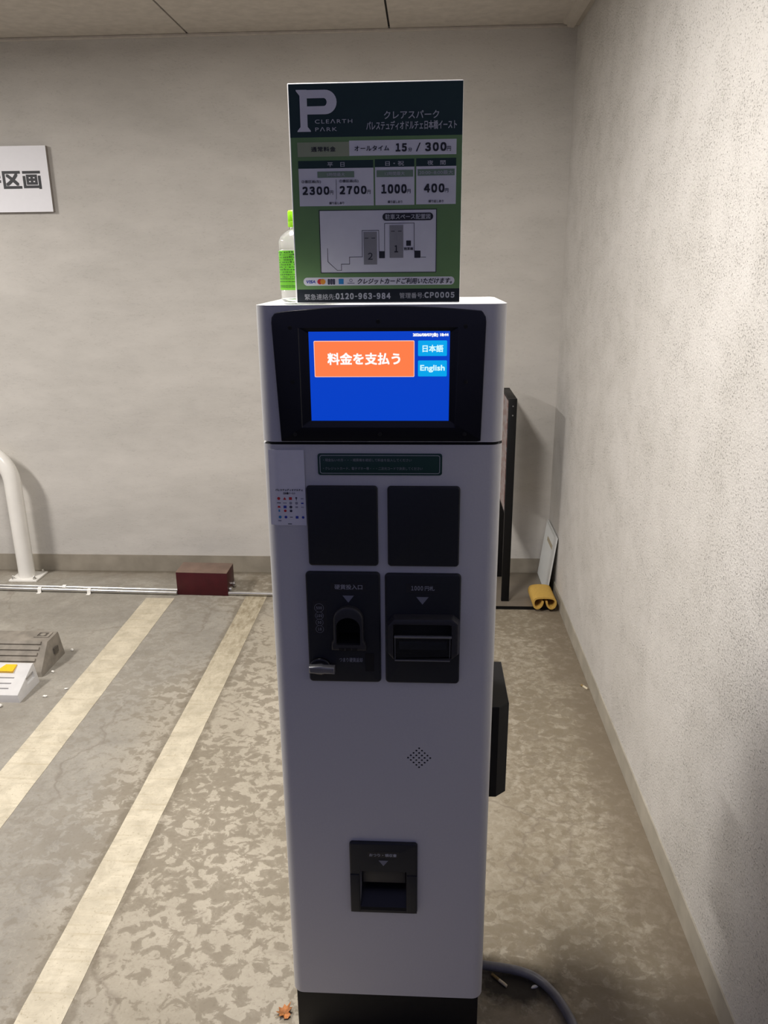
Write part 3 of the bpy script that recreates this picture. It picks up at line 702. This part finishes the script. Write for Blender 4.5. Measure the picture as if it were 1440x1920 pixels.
o_ = [(27, 287)]+arcp(52.5, 271.6, 16.2, 15.4)+[(27, 256.2)]; i_ = [(27, 276.6)]+arcp(50.5, 271.6, 4.2, 5.0)+[(27, 266.5)]
vo = [bm.verts.new(f(a, b)) for a, b in o_]; vi = [bm.verts.new(f(a, b)) for a, b in i_]
for k in range(len(vo)-1): bm.faces.new((vo[k], vo[k+1], vi[k+1], vi[k]))
poly(bm, [(16.8, 240.5), (27.0, 240.5), (27.0, 287), (16.8, 285)], f)
poly(bm, [(11.7, 287.4), (12.2, 285.6), (16.8, 280), (16.8, 285), (27, 287), (27, 287.4)], f)
poly(bm, [(12.2, 234.2), (31.4, 234.2), (31.2, 235.6), (27.0, 240.5), (16.8, 240.5), (12.5, 235.6)], f)
flat('emblem_letter', bm, MT['white'], rs, True)
bm = BM()
write(bm, 'CLEΛRTH', (37.4, 244.5, 90.2, 249.8), f, 0.012, 0, 1.25); write(bm, 'PΛRK', (37.6, 234.6, 68.3, 239.8), f, 0.012, 0, 1.25)
write(bm, 'クレアスパーク', (134.6, 248.7, 211.7, 258.8), f, 0.012); write(bm, 'パレステュディオドルチェ日本橋イースト', (109.7, 234.8, 236.5, 246.2), f, 0.015)
write(bm, '平　日', (53.2, 188.0, 77.8, 194.2), f, 0.015); write(bm, '日・祝', (136, 188.4, 162.6, 194.7), f, 0.015); write(bm, '夜　間', (195.5, 188.6, 221.4, 194.8), f, 0.015)
write(bm, '緊急連絡先:', (13.6, 5.2, 59.6, 13.6), f, 0.0); [write(bm, t_, (a0, 5.7, a1, 14.7), f, 0.05, 0, 0.62) for t_, a0, a1 in (('０１２０', 60.2, 87.2), ('９６３', 94.1, 114.6), ('９８４', 121.6, 142.3))]; [quad(bm, (a, 9.2, a+3.6, 10.6), f) for a in (88.9, 116.4)]
write(bm, '管理番号:', (155.6, 6.6, 191.6, 14.6), f, 0.0); write(bm, 'ＣＰ０００５', (192.7, 6.9, 237.2, 15.2), f, 0.05, 0, 0.68)
flat('white_lettering', bm, MT['offwhite'], rs)
bm = BM(); f = Q(3)
write(bm, '5時間最大', (52, 175.6, 78, 180.6), f, 0.01); write(bm, '12時間最大', (135.5, 175.7, 163.5, 180.8), f, 0.01); write(bm, '20:00~8:00最大', (184, 176.2, 232.4, 181.6), f, 0.01)
write(bm, '駐車スペース配置図', (135.2, 116.9, 200.6, 124.2), f, 0.015)
flat('badge_lettering', bm, MT['offwhite'], rs)
bm = BM(); f = Q(2)
write(bm, '通常料金', (30.7, 208.2, 65.6, 214.8), f, 0.02, 0, 1.15); write(bm, 'オールタイム', (92.5, 208.2, 141.7, 215.2), f, 0.02, 0, 1.1)
write(bm, '１５', (150.7, 206.7, 166.6, 217.4), f, 0.055, 0, 0.62); write(bm, '分', (168.6, 206.6, 173.9, 211.9), f, 0.01); write(bm, '/', (179.5, 206.6, 186.1, 217.8), f, 0.0)
write(bm, '３００', (192.3, 206.5, 222.4, 218.0), f, 0.055, 0, 0.62); write(bm, '円', (223.2, 206.6, 228.7, 212.7), f, 0.01)
for s, bx in (('２３００', (16.1, 151.3, 55.0, 162.6)), ('２７００', (69.9, 151.5, 108.8, 162.8)), ('１０００', (129.9, 151.7, 166.4, 164.2)), ('４００', (191.1, 152.2, 220.4, 164.3))):
    write(bm, s, bx, f, 0.055, 0, 0.62); write(bm, '円', (bx[2]+0.8, bx[1]+0.2, bx[2]+5.6, bx[1]+5.6), f, 0.01)
write(bm, '②番区画(左)', (15.2, 166.5, 43.1, 171.2), f, 0.01); write(bm, '①番区画(右)', (69.7, 166.7, 97.3, 171.4), f, 0.01)
for bx in ((54.6, 138.2, 76.0, 141.9), (139.2, 138.8, 160.1, 142.6), (197.9, 139.0, 219.1, 142.8)): write(bm, '繰り返しあり', bx, f, 0.012)
stroke(bm, [(65.25, 145.4), (65.25, 171.6)], 0.5, f)
poly(bm, rrect(131.3, 115.3, 204.6, 125.7, 5.1, 8), f)
stroke(bm, [(49.9, 78.3), (50, 59.5), (63.6, 47), (69.9, 47), (69.9, 55.8), (82.1, 55.8), (82.1, 65.6), (101.2, 65.9), (101.3, 102.4), (125.6, 102.4), (125.8, 73.2), (134, 73.1), (134.2, 111.5), (177.2, 111.8), (177.4, 73.4), (186.2, 73.3), (186.3, 64.7), (194.6, 64.6)], 0.7, f)
quad(bm, (125.8, 63.7, 134.4, 73.2), f); quad(bm, (177.7, 63.7, 186.2, 73.4), f); quad(bm, (165.7, 80.5, 172.7, 87.8), f)
write(bm, '精算機', (162.4, 74.4, 175.8, 78.6), f, 0.012)
write(bm, 'クレジットカードご利用いただけます。', (93.4, 27.2, 233.1, 35.6), f, 0.02, 0.22)
flat('black_lettering', bm, MT['ink'], rs)
bm = BM(); quad(bm, (103.3, 54.9, 122.9, 100.5), f); quad(bm, (141.4, 64, 161.4, 109.3), f); flat('map_space', bm, MT['mapgrey'], rs)
bm = BM(); f = Q(3); write(bm, '２', (109.5, 61.8, 116.4, 71.4), f, 0.01); write(bm, '１', (148.4, 71.6, 153.8, 81.4), f, 0.03)
for a, b in ((105, 91.6), (115, 91.6), (143.6, 100.8), (153.6, 100.8)): quad(bm, (a, b-0.4, a+5.4, b+0.5), f)
flat('map_marking', bm, MT['ink'], rs)
bm = BM(); f = Q(2); write(bm, 'VISA', (16.9, 28.8, 30.4, 33.4), f, 0.03, 0.2); flat('card_emblem', bm, MT['inkblue'], rs)
bm = BM(); disc(bm, 37.2, 31.3, 3.9, f); flat('card_emblem', bm, MT['inkred'], rs)
bm = BM(); disc(bm, 41.6, 31.2, 3.9, Q(2.5)); flat('card_emblem', bm, MT['inkor'], rs)
bm = BM(); [poly(bm, rrect(48.8+3.8*k, 26.9, 52.2+3.8*k, 35.2, 1.2, 3), f) for k in range(3)]; flat('card_emblem', bm, MT['inkdk'], rs)
bm = BM(); quad(bm, (65.2, 27.5, 72.6, 35.0), f); flat('card_emblem', bm, MT['inkcy'], rs)
bm = BM(); ringflat(bm, 83.5, 32.7, 2.5, 1.4, f); quad(bm, (78.2, 28.0, 88.8, 29.4), f); flat('card_emblem', bm, MT['inkgr'], rs)

# ------------------------------------------------------------------ bottle
BX, BY, BZ = -0.1985, 1.268, 1.4486
bt = thing('plastic_bottle', 'small clear plastic drink bottle with green label and cap behind the price board', 'bottle', (BX, BY, BZ))
prof = [(0.022, 0.003), (0.026, 0.000), (0.0298, 0.005), (0.0298, 0.016), (0.0290, 0.018), (0.0298, 0.020), (0.0298, 0.077), (0.0290, 0.079), (0.0300, 0.082), (0.0300, 0.090), (0.0275, 0.097), (0.019, 0.104), (0.0125, 0.108), (0.0115, 0.111), (0.0115, 0.128)]
inn = [(max(0.001, r-0.0009), z+(0.0014 if i < 2 else 0)) for i, (r, z) in enumerate(prof)]
inn[-1] = (inn[-1][0], prof[-1][1])
bm = BM(); lp = [(r, BZ+z) for r, z in ([(0.0008, 0.004)]+prof+inn[::-1]+[(0.0008, 0.0056)])]
lathe(bm, lp, BX, BY, 40, True); obj('bottle_body', bm, MT['pet'], bt)
bm = BM(); lathe(bm, [(0.0302, BZ+0.0185), (0.0302, BZ+0.0765), (0.02995, BZ+0.0765), (0.02995, BZ+0.0185)], BX, BY, 48, True); lb = obj('label', bm, MT['blabel'], bt); tag(lb, 'bright green wrap label')
bm = BM()
def cyl(a, b): return (BX+0.0305*math.sin(a), BY-0.0305*math.cos(a), BZ+b)
random.seed(3)
for k in range(11):
    b = 0.074-0.0036*k; a = -1.25
    while a < 0.7:
        l = random.uniform(0.03, 0.12)
        if random.random() < 0.75: quad(bm, (a, b-0.0009, a+l, b+(0.0006 if random.random() < 0.8 else 0.0016)), cyl)
        a += l+random.uniform(0.02, 0.07)
for b in (0.0345, 0.0305, 0.0245, 0.0222): 
    for q in range(10): quad(bm, (-1.2+0.19*q, b, -1.2+0.19*q+0.17, b+0.0011), cyl)
flat('label_print', bm, MT['blabeli'], lb, True)
bm = BM(); lathe(bm, [(0.0140, BZ+0.1115), (0.0140, BZ+0.1185), (0.0136, BZ+0.1190), (0.0139, BZ+0.1195), (0.0139, BZ+0.1335), (0.0125, BZ+0.1352)], BX, BY, 32); obj('cap', bm, MT['bcap'], bt)

# ------------------------------------------------------------------ bay sign on the back wall
ws = thing('bay_sign', 'white board with black bay lettering on the back wall, cut by the left edge', 'sign', (-1.95, BACK-0.014, 1.75))
bm = BM(); box(bm, -2.17, BACK-0.0205, 1.752, -1.684, BACK-0.0005, 2.026); tag(obj('board', bm, MT['sideshade'], ws, smooth=0), 'board edge with shade painted in grey-brown')
bm = BM(); box(bm, -2.17, BACK-0.0212, 1.752, -1.684, BACK-0.0206, 2.026); obj('printed_face', bm, MT['wsign'], ws, smooth=0)
bm = BM(); fn = lambda a, b: (a, BACK-0.0217, b)
write(bm, '番区画', (-1.997, 1.8475, -1.722, 1.9275), fn, 0.035); flat('lettering', bm, MT['labelink'], ws)

# ------------------------------------------------------------------ white hoop barrier
hb = thing('hoop_barrier', 'white painted bent steel pipe barrier bolted to floor at the left edge', 'barrier', (-2.36, 3.592, 0))
path = [(-2.025, 3.592, 0.009), (-2.025, 3.592, 0.25), (-2.025, 3.592, 0.50)]
path += [(-2.205+0.18*math.cos(PI/2*k/12), 3.592, 0.50+0.18*math.sin(PI/2*k/12)) for k in range(1, 13)]
path += [(-2.215-0.6, 3.592, 0.68)]+[(-2.815-0.18*math.sin(PI/2*k/12), 3.592, 0.50+0.18*math.cos(PI/2*k/12)) for k in range(1, 13)]+[(-2.995, 3.592, 0.009)]
bm = BM(); tube(bm, path, 0.0395, 20); obj('bent_pipe', bm, MT['pipe'], hb)
for xc in (-2.020, -2.995):
    bm = BM(); box(bm, xc-0.072, 3.530, 0, xc+0.072, 3.656, 0.009, 0.0015); bpz = obj('base_plate', bm, MT['pipe'], hb)
    for sx in (-0.055, 0.055):
        for sy in (3.547, 3.640):
            bm = BM(); lathe(bm, [(0.009, 0.009), (0.009, 0.016), (0.005, 0.0165), (0.005, 0.026), (0.004, 0.027)], xc+sx, sy, 6); obj('anchor_bolt', bm, MT['steel'], bpz)

# ------------------------------------------------------------------ junction box and conduits (laid at a slight skew)
SK = -0.033
def sky(x, y): return y+SK*(x+1.06)
jb = thing('junction_box', 'dark maroon metal junction box on the floor joining the steel conduits', 'box', (-1.060, 3.455, 0))
bm = BM(); pts = [(-1.184, 3.391), (-0.934, 3.391), (-0.934, 3.520), (-1.184, 3.520)]
box(bm, -1.184, 3.3905, 0.001, -0.9345, 3.520, 0.115, 0.002)
for v in bm.verts: v.co.y = sky(v.co.x, v.co.y)
obj('box_body', bm, MT['maroon'], jb)
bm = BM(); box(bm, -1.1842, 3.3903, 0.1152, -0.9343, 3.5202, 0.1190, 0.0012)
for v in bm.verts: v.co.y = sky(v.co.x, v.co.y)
tag(obj('box_lid', bm, MT['littop'], jb), 'brown lid with its lit tone painted in')
for yy in (3.425, 3.392+0.10):
    bm = BM(); tube(bm, [(-0.9335, sky(-0.93, yy), 0.022), (-0.922, sky(-0.92, yy), 0.022)], 0.013, 12); obj('conduit_nut', bm, MT['steel'], jb)
def conduit(x0, x1, y, label, saddles, grp):
    t = thing('steel_conduit', label, 'pipe', ((x0+x1)/2, y, 0), grp)
    bm = BM(); tube(bm, [(x0+(x1-x0)*k/6, sky(x0+(x1-x0)*k/6, y), 0.0125) for k in range(7)], 0.0092, 12); obj('pipe', bm, MT['steel'], t)
    for sx in saddles:
        bm = BM(); yy = sky(sx, y); pth = []
        pr_ = [(-0.030, 0.0005), (-0.0125, 0.0005)]+[(-0.0112*math.cos(PI*k/8), 0.0125+0.0112*math.sin(PI*k/8)) for k in range(9)]+[(0.0125, 0.0005), (0.030, 0.0005)]
        lo = [[(sx+dx, yy+a, b+h) for a, b in pr_] for dx, h in ((-0.009, 0), (0.009, 0))]; hi = [[(sx+dx, yy+a*1.06, b+0.0015) for a, b in pr_] for dx in (-0.009, 0.009)]
        loft(bm, [[*lo[i], *hi[i][::-1]] for i in (0, 1)]); obj('pipe_saddle', bm, MT['pipe'], t)
conduit(LEFT, -1.184, 3.420, 'thin steel conduit left of maroon box, the one nearer the back wall', (-2.62, -1.76), 'steel conduits along the back wall')
conduit(LEFT, -1.184, 3.387, 'thin steel conduit left of maroon box, the one farther from the back wall', (-1.87, -1.62), 'steel conduits along the back wall')
conduit(-0.934, 0.20, 3.400, 'thin steel conduit running right from the maroon box behind the machine', (), 'steel conduits along the back wall')

# ------------------------------------------------------------------ wheel stops
def stop_mesh(x0, x1, prof, taper, bev):
    bm = BM()
    n = len(prof); cy = sum(p[0] for p in prof)/n
    zmax = max(p[1] for p in prof)
    loops = []
    for x, s in ((x0, 1), (x1, -1)):
        loops.append([(x+s*taper*p[1]/zmax, p[0], p[1]) for p in prof])
    loft(bm, loops)
    bmesh.ops.bevel(bm, geom=[e for e in bm.edges if max(v.co.z for v in e.verts) > 0.004], offset=bev, segments=2, profile=0.6, affect='EDGES')
    return bm
wg = thing('wheel_stop', 'dusty dark grey ribbed rubber wheel stop, farther from the camera than pale one', 'wheel stop', (-1.80, 2.70, 0))
G = [(2.596, 0.0), (2.600, 0.020), (2.698, 0.100), (2.792, 0.100), (2.797, 0.0)]
bm = stop_mesh(-2.16, -1.468, G, 0.014, 0.006); gb_ = obj('stop_body', bm, MT['rubber'], wg)
def on_slope(t, a, b, off):   # point on the sloping front, t from foot to crest
    y = a[0]+(b[0]-a[0])*t; z = a[1]+(b[1]-a[1])*t; L = math.hypot(b[0]-a[0], b[1]-a[1]); return y-(b[1]-a[1])/L*off, z+(b[0]-a[0])/L*off
ga, gt = (2.600, 0.020), (2.698, 0.100)
for t in (0.93, 0.74, 0.55, 0.36, 0.17):
    bm = BM()
    c = [on_slope(t-0.055, ga, gt, -0.002), on_slope(t-0.035, ga, gt, 0.0055), on_slope(t+0.055, ga, gt, 0.0055), on_slope(t+0.07, ga, gt, -0.002)]
    loft(bm, [[(x, y, z) for y, z in c] for x in (-2.12, -1.505-0.005*(1-t))]); obj('rib', bm, MT['rubber'], wg, smooth=0)
bm = BM(); ring = [(-1.557, 2.731), (-1.495, 2.731), (-1.495, 2.777), (-1.557, 2.777)]
for s0, s1, z0, z1, m_, nm in ((1.0, 0.60, 0.099, 0.1035, 'rubber', 'hole_rim'),):
    cxx = (-1.526, 2.754)
    outl = rrect(-1.557, 2.731, -1.495, 2.777, 0.005, 3); inl = rrect(-1.546, 2.738, -1.506, 2.770, 0.004, 3)
    loft(bm, [[(x, y, 0.099) for x, y in outl], [(x, y, 0.1035) for x, y in outl], [(x, y, 0.1035) for x, y in inl], [(x, y, 0.1005) for x, y in inl]], False, False)
obj('hole_rim', bm, MT['rubber'], wg, smooth=0)
bm = BM(); box(bm, -1.546, 2.738, 0.0995, -1.506, 2.770, 0.1012); obj('hole_floor', bm, MT['rubberd'], wg, smooth=0)
bm = BM(); lathe(bm, [(0.011, 0.1005), (0.011, 0.1035), (0.008, 0.1045)], -1.526, 2.754, 12); obj('anchor_bolt', bm, MT['rubber'], wg)
bm = BM(); loft(bm, [[(-1.4675, 2.715, 0.036), (-1.4675, 2.748, 0.036), (-1.4675, 2.748, 0.060), (-1.4675, 2.715, 0.060)], [(-1.4735, 2.715, 0.036), (-1.4735, 2.748, 0.036), (-1.4735, 2.748, 0.060), (-1.4735, 2.715, 0.060)]])
obj('end_recess', bm, MT['rubberd'], wg, smooth=0)

ww = thing('wheel_stop', 'pale grey low wheel stop with yellow reflector, nearer than the dark ribbed one', 'wheel stop', (-1.80, 2.49, 0))
Wp = [(2.412, 0.0), (2.412, 0.030), (2.552, 0.080), (2.563, 0.080), (2.565, 0.0)]
bm = stop_mesh(-2.16, -1.463, Wp, 0.012, 0.003); obj('stop_body', bm, MT['block'], ww)
wa, wt = (2.412, 0.030), (2.552, 0.080)
k = BM(); box(k, -1.478, 2.488, 0.030, -1.44, 2.545, 0.056); 
wbody = [o for o in C.objects if o.parent == ww][0]; cut(wbody, k)
k = BM()
for t in (0.52, 0.34, 0.18):
    c = [on_slope(t-0.045, wa, wt, -0.006), on_slope(t-0.045, wa, wt, 0.01), on_slope(t+0.045, wa, wt, 0.01), on_slope(t+0.045, wa, wt, -0.006)]
    loft(k, [[(x, y, z) for y, z in c] for x in (-1.60, -1.515)])
cut(wbody, k)
bm = BM()
q0 = [(-1.592, 0.70), (-1.530, 0.70), (-1.530, 0.965), (-1.572, 0.965)]
def sl(x, t, off): y, z = on_slope(t, wa, wt, off); return (x, y, z)
loft(bm, [[sl(x, t, -0.001) for x, t in q0], [sl(x, t, 0.004 if t > 0.8 else 0.010) for x, t in q0]])
tag(obj('reflector', bm, MT['yellow'], ww, smooth=0), 'bright yellow reflector')

# ------------------------------------------------------------------ poster stand, panel and edge guard in the corner
st_ = thing('poster_stand', 'black framed poster stand seen edge-on in the corner behind the machine', 'sign stand', (0.378, 3.48, 0))
bm = BM(); box(bm, 0.13, 3.278, 0.0, 0.598, 3.690, 0.015, 0.001); obj('base_plate', bm, MT['sbase'], st_)
bm = BM(); box(bm, 0.129, 3.2765, 0.0, 0.599, 3.2778, 0.0155); obj('base_edge', bm, MT['postblack'], st_)
for y0_, y1_ in ((3.332, 3.352), (3.632, 3.652)):
    bm = BM(); box(bm, 0.361, y0_, 0.0152, 0.396, y1_, 0.957, 0.0015); po = obj('post', bm, MT['postblack'], st_)
    if y0_ < 3.5:
        for zz in (0.925, 0.885):
            bm = BM(); prism(bm, [(0.379+0.003*math.cos(2*PI*k/10), zz+0.003*math.sin(2*PI*k/10)) for k in range(10)], 3.330, 3.3325); obj('screw', bm, MT['lever'], po)
bm = BM(); box(bm, 0.361, 3.3525, 0.437, 0.396, 3.6315, 0.956, 0.001); obj('panel', bm, MT['postblack'], st_)
bm = BM(); box(bm, 0.3592, 3.3540, 0.450, 0.3608, 3.6300, 0.945); tag(obj('poster', bm, MT['poster'], st_), 'red and white poster')

lp_ = thing('leaning_panel', 'pale grey square panel leaning on the right wall in the back corner', 'panel', (0.60, 3.545, 0.0155))
bm = BM()
pl = [(0.576, 0.0158), (0.582, 0.0158), (0.6165, 0.300), (0.6105, 0.300)]
loft(bm, [[(x, y, z) for x, z in pl] for y in (3.402, 3.688)]); obj('sheet', bm, MT['plate'], lp_, smooth=0)
bm = BM(); tk = [(0.5, 0)]
def lean(z, off): t = (z-0.0158)/0.2842; return 0.576+0.0345*t-off
loft(bm, [[(lean(z, 0.001), y, z) for y, z in ((3.46, 0.225), (3.60, 0.225), (3.60, 0.245), (3.46, 0.245))], [(lean(z, -0.0005), y, z) for y, z in ((3.46, 0.225), (3.60, 0.225), (3.60, 0.245), (3.46, 0.245))]])
obj('brown_strip', bm, MT['tape'], lp_, smooth=0)

gd = BM(); gx, gz = 0.547, 0.0165
half = [(0.0085, 0.045), (0.0105, 0.030), (0.019, 0.016), (0.031, 0.0095), (0.044, 0.016), (0.0500, 0.032), (0.0485, 0.048), (0.042, 0.057), (0.030, 0.061), (0.012, 0.063)]
line = [(-a, b) for a, b in half]+[(a, b) for a, b in half[::-1]]
def smoothp(p, it=2):
    for _ in range(it):
        q = [p[0]]
        for a, b in zip(p, p[1:]): q += [(a[0]*.75+b[0]*.25, a[1]*.75+b[1]*.25), (a[0]*.25+b[0]*.75, a[1]*.25+b[1]*.75)]
        p = q+[p[-1]]
    return p
line = smoothp(line); nl = len(line); th = 0.0042; A1 = []; A2 = []
for i in range(nl):
    dx = line[min(i+1, nl-1)][0]-line[max(i-1, 0)][0]; dz = line[min(i+1, nl-1)][1]-line[max(i-1, 0)][1]; L = math.hypot(dx, dz)
    A1.append((line[i][0]-dz/L*th, line[i][1]+dx/L*th)); A2.append((line[i][0]+dz/L*th, line[i][1]-dx/L*th))
sec = A1+A2[::-1]
zmin = min(b for a, b in sec)
def gpt(a, b, y): return (gx+a+(y-3.245)*-0.02, y, gz+b-zmin)
loops = [[gpt(a, b, y) for a, b in sec] for y in (3.245, 3.395)]
vl = [[gd.verts.new(p) for p in lp] for lp in loops]; ns = len(sec)
for i in range(ns): gd.faces.new((vl[0][i], vl[0][(i+1) % ns], vl[1][(i+1) % ns], vl[1][i]))
for v in vl:
    for i in range(nl-1): gd.faces.new((v[i], v[i+1], v[ns-2-i], v[ns-1-i]))
tag(obj('edge_guard', gd, MT['foam'], None, 50), 'yellow foam edge guard with curled lips lying in the back right corner', 'bumper')

# ------------------------------------------------------------------ cable, butts, leaf, scraps
pts = [(0.1215, 1.357, 0.0155), (0.145, 1.353, 0.0145), (0.20, 1.346, 0.0135), (0.235, 1.336, 0.013), (0.262, 1.318, 0.013), (0.288, 1.284, 0.013), (0.304, 1.248, 0.013), (0.314, 1.212, 0.013), (0.318, 1.15, 0.013), (0.316, 1.0, 0.013), (0.31, 0.62, 0.013)]
def cr(p, n=6):
    out = []
    for i in range(len(p)-1):
        p0, p1, p2, p3 = (Vector(p[max(0, min(len(p)-1, j))]) for j in (i-1, i, i+1, i+2))
        for k in range(n):
            t = k/n; out.append(tuple(0.5*((2*p1)+(p2-p0)*t+(2*p0-5*p1+4*p2-p3)*t*t+(3*p1-p0-3*p2+p3)*t**3)))
    return out+[p[-1]]
bm = BM(); cpth = cr(pts, 8); tube(bm, cpth, 0.0098, 14)
tag(obj('power_cable', bm, MT['cable']), 'grey flexible cable curving over the floor from under the machine', 'cable')
def butt(a, b, r, f, label):
    a = Vector(a); b = Vector(b); t = thing('cigarette_butt', label, 'cigarette butt', tuple((a+b)/2-Vector((0, 0, r))), None)
    m = a+(b-a)*f
    bm = BM(); tube(bm, [a, a+(m-a)*0.5, m], r, 10); obj('filter', bm, MT['filt'], t)
    bm = BM(); tube(bm, [m, m+(b-m)*0.6, b], [r*1.0, r*1.02, r*0.9], 10); obj('paper', bm, MT['butt'], t)
butt((0.157, 1.341, 0.0035), (0.187, 1.312, 0.0035), 0.0035, 0.5, 'cigarette butt with brown filter lying by machine foot inside the cable bend')
butt((0.592, 2.603, 0.004), (0.609, 2.574, 0.004), 0.0042, 0.3, 'cigarette butt against the foot of the right wall')
def scrapm(x, y, s, h, seed, label, mat='scrap', ex=1.6):
    random.seed(seed); bm = BM(); bmesh.ops.create_icosphere(bm, subdivisions=2, radius=1)
    for v in bm.verts:
        k = 1+random.uniform(-0.25, 0.25); v.co = Vector((v.co.x*s*ex*k, v.co.y*s*k, max(-0.8, v.co.z)*h*k))
    rot = Matrix.Rotation(random.uniform(-0.5, 0.5), 4, 'Z'); bm.transform(rot)
    mz = min(v.co.z for v in bm.verts); bm.transform(Matrix.Translation((x, y, 0.0004-mz)))
    tag(obj('paper_scrap', bm, MT[mat], smooth=0), label, 'litter', 'paper scraps on the floor')
scrapm(-1.446, 2.812, 0.0045, 0.005, 1, 'tiny white scrap beside the far right corner of dark wheel stop')
scrapm(-1.444, 2.633, 0.004, 0.004, 2, 'tiny grey-white scrap beside the near right corner of dark wheel stop')
scrapm(-1.390, 2.454, 0.005, 0.0035, 3, 'white scrap on the floor midway between pale wheel stop and cream line')
scrapm(-1.336, 2.512, 0.0045, 0.002, 4, 'flat white scrap at the left edge of the wide cream line')
scrapm(-1.522, 2.380, 0.009, 0.006, 5, 'largest white scrap, in front of the pale wheel stop at the left edge', ex=0.8)
scrapm(0.247, 1.3135, 0.0036, 0.003, 6, 'white paper scrap just inside the bend of the grey cable', ex=2.2)
scrapm(-1.660, 3.455, 0.008, 0.004, 7, 'long white scrap between the conduits and back wall', ex=4.0)
# dry leaf
bm = BM(); random.seed(11)
outl = [(0, -0.016), (0.008, -0.013), (0.006, -0.006), (0.016, -0.006), (0.012, 0.001), (0.018, 0.006), (0.009, 0.008), (0.007, 0.016), (0.000, 0.012), (-0.006, 0.017), (-0.009, 0.008), (-0.017, 0.007), (-0.011, 0.001), (-0.016, -0.007), (-0.006, -0.006), (-0.007, -0.013)]
cz = 0.0025
top = []; bot = []
for a, b in outl:
    z = 0.001+0.011*(abs(a)/0.018)**1.5*(1.2 if a > 0 else 0.7)+random.uniform(0, 0.003)
    top.append((a, b, z+0.0005)); bot.append((a, b, z))
Rz = Matrix.Rotation(0.6, 4, 'Z')
tv = [bm.verts.new(Matrix.Translation((-0.286, 1.229, 0.0004)) @ Rz @ Vector(p)) for p in top]; bv = [bm.verts.new(Matrix.Translation((-0.286, 1.229, 0.0004)) @ Rz @ Vector(p)) for p in bot]
c1 = bm.verts.new(Matrix.Translation((-0.286, 1.229, 0.0004)) @ Vector((0, 0, 0.0005))); c2 = bm.verts.new(Matrix.Translation((-0.286, 1.229, 0.0004)) @ Vector((0, 0, 0)))
nn = len(tv)
for i in range(nn):
    j = (i+1) % nn
    bm.faces.new((tv[i], tv[j], c1)); bm.faces.new((bv[j], bv[i], c2)); bm.faces.new((tv[i], bv[i], bv[j], tv[j]))
bm.verts.ensure_lookup_table()
lf = thing('dry_leaf', 'curled brown dry leaf on the floor left of the black plinth', 'leaf', (-0.286, 1.229, 0.0))
obj('blade', bm, MT['leaf'], lf, smooth=0)
bm = BM(); tube(bm, [(-0.286, 1.229, 0.0016), (-0.294, 1.222, 0.0022), (-0.304, 1.216, 0.0035)], [0.0009, 0.0008, 0.0006], 6); obj('stem', bm, MT['filt'], lf)
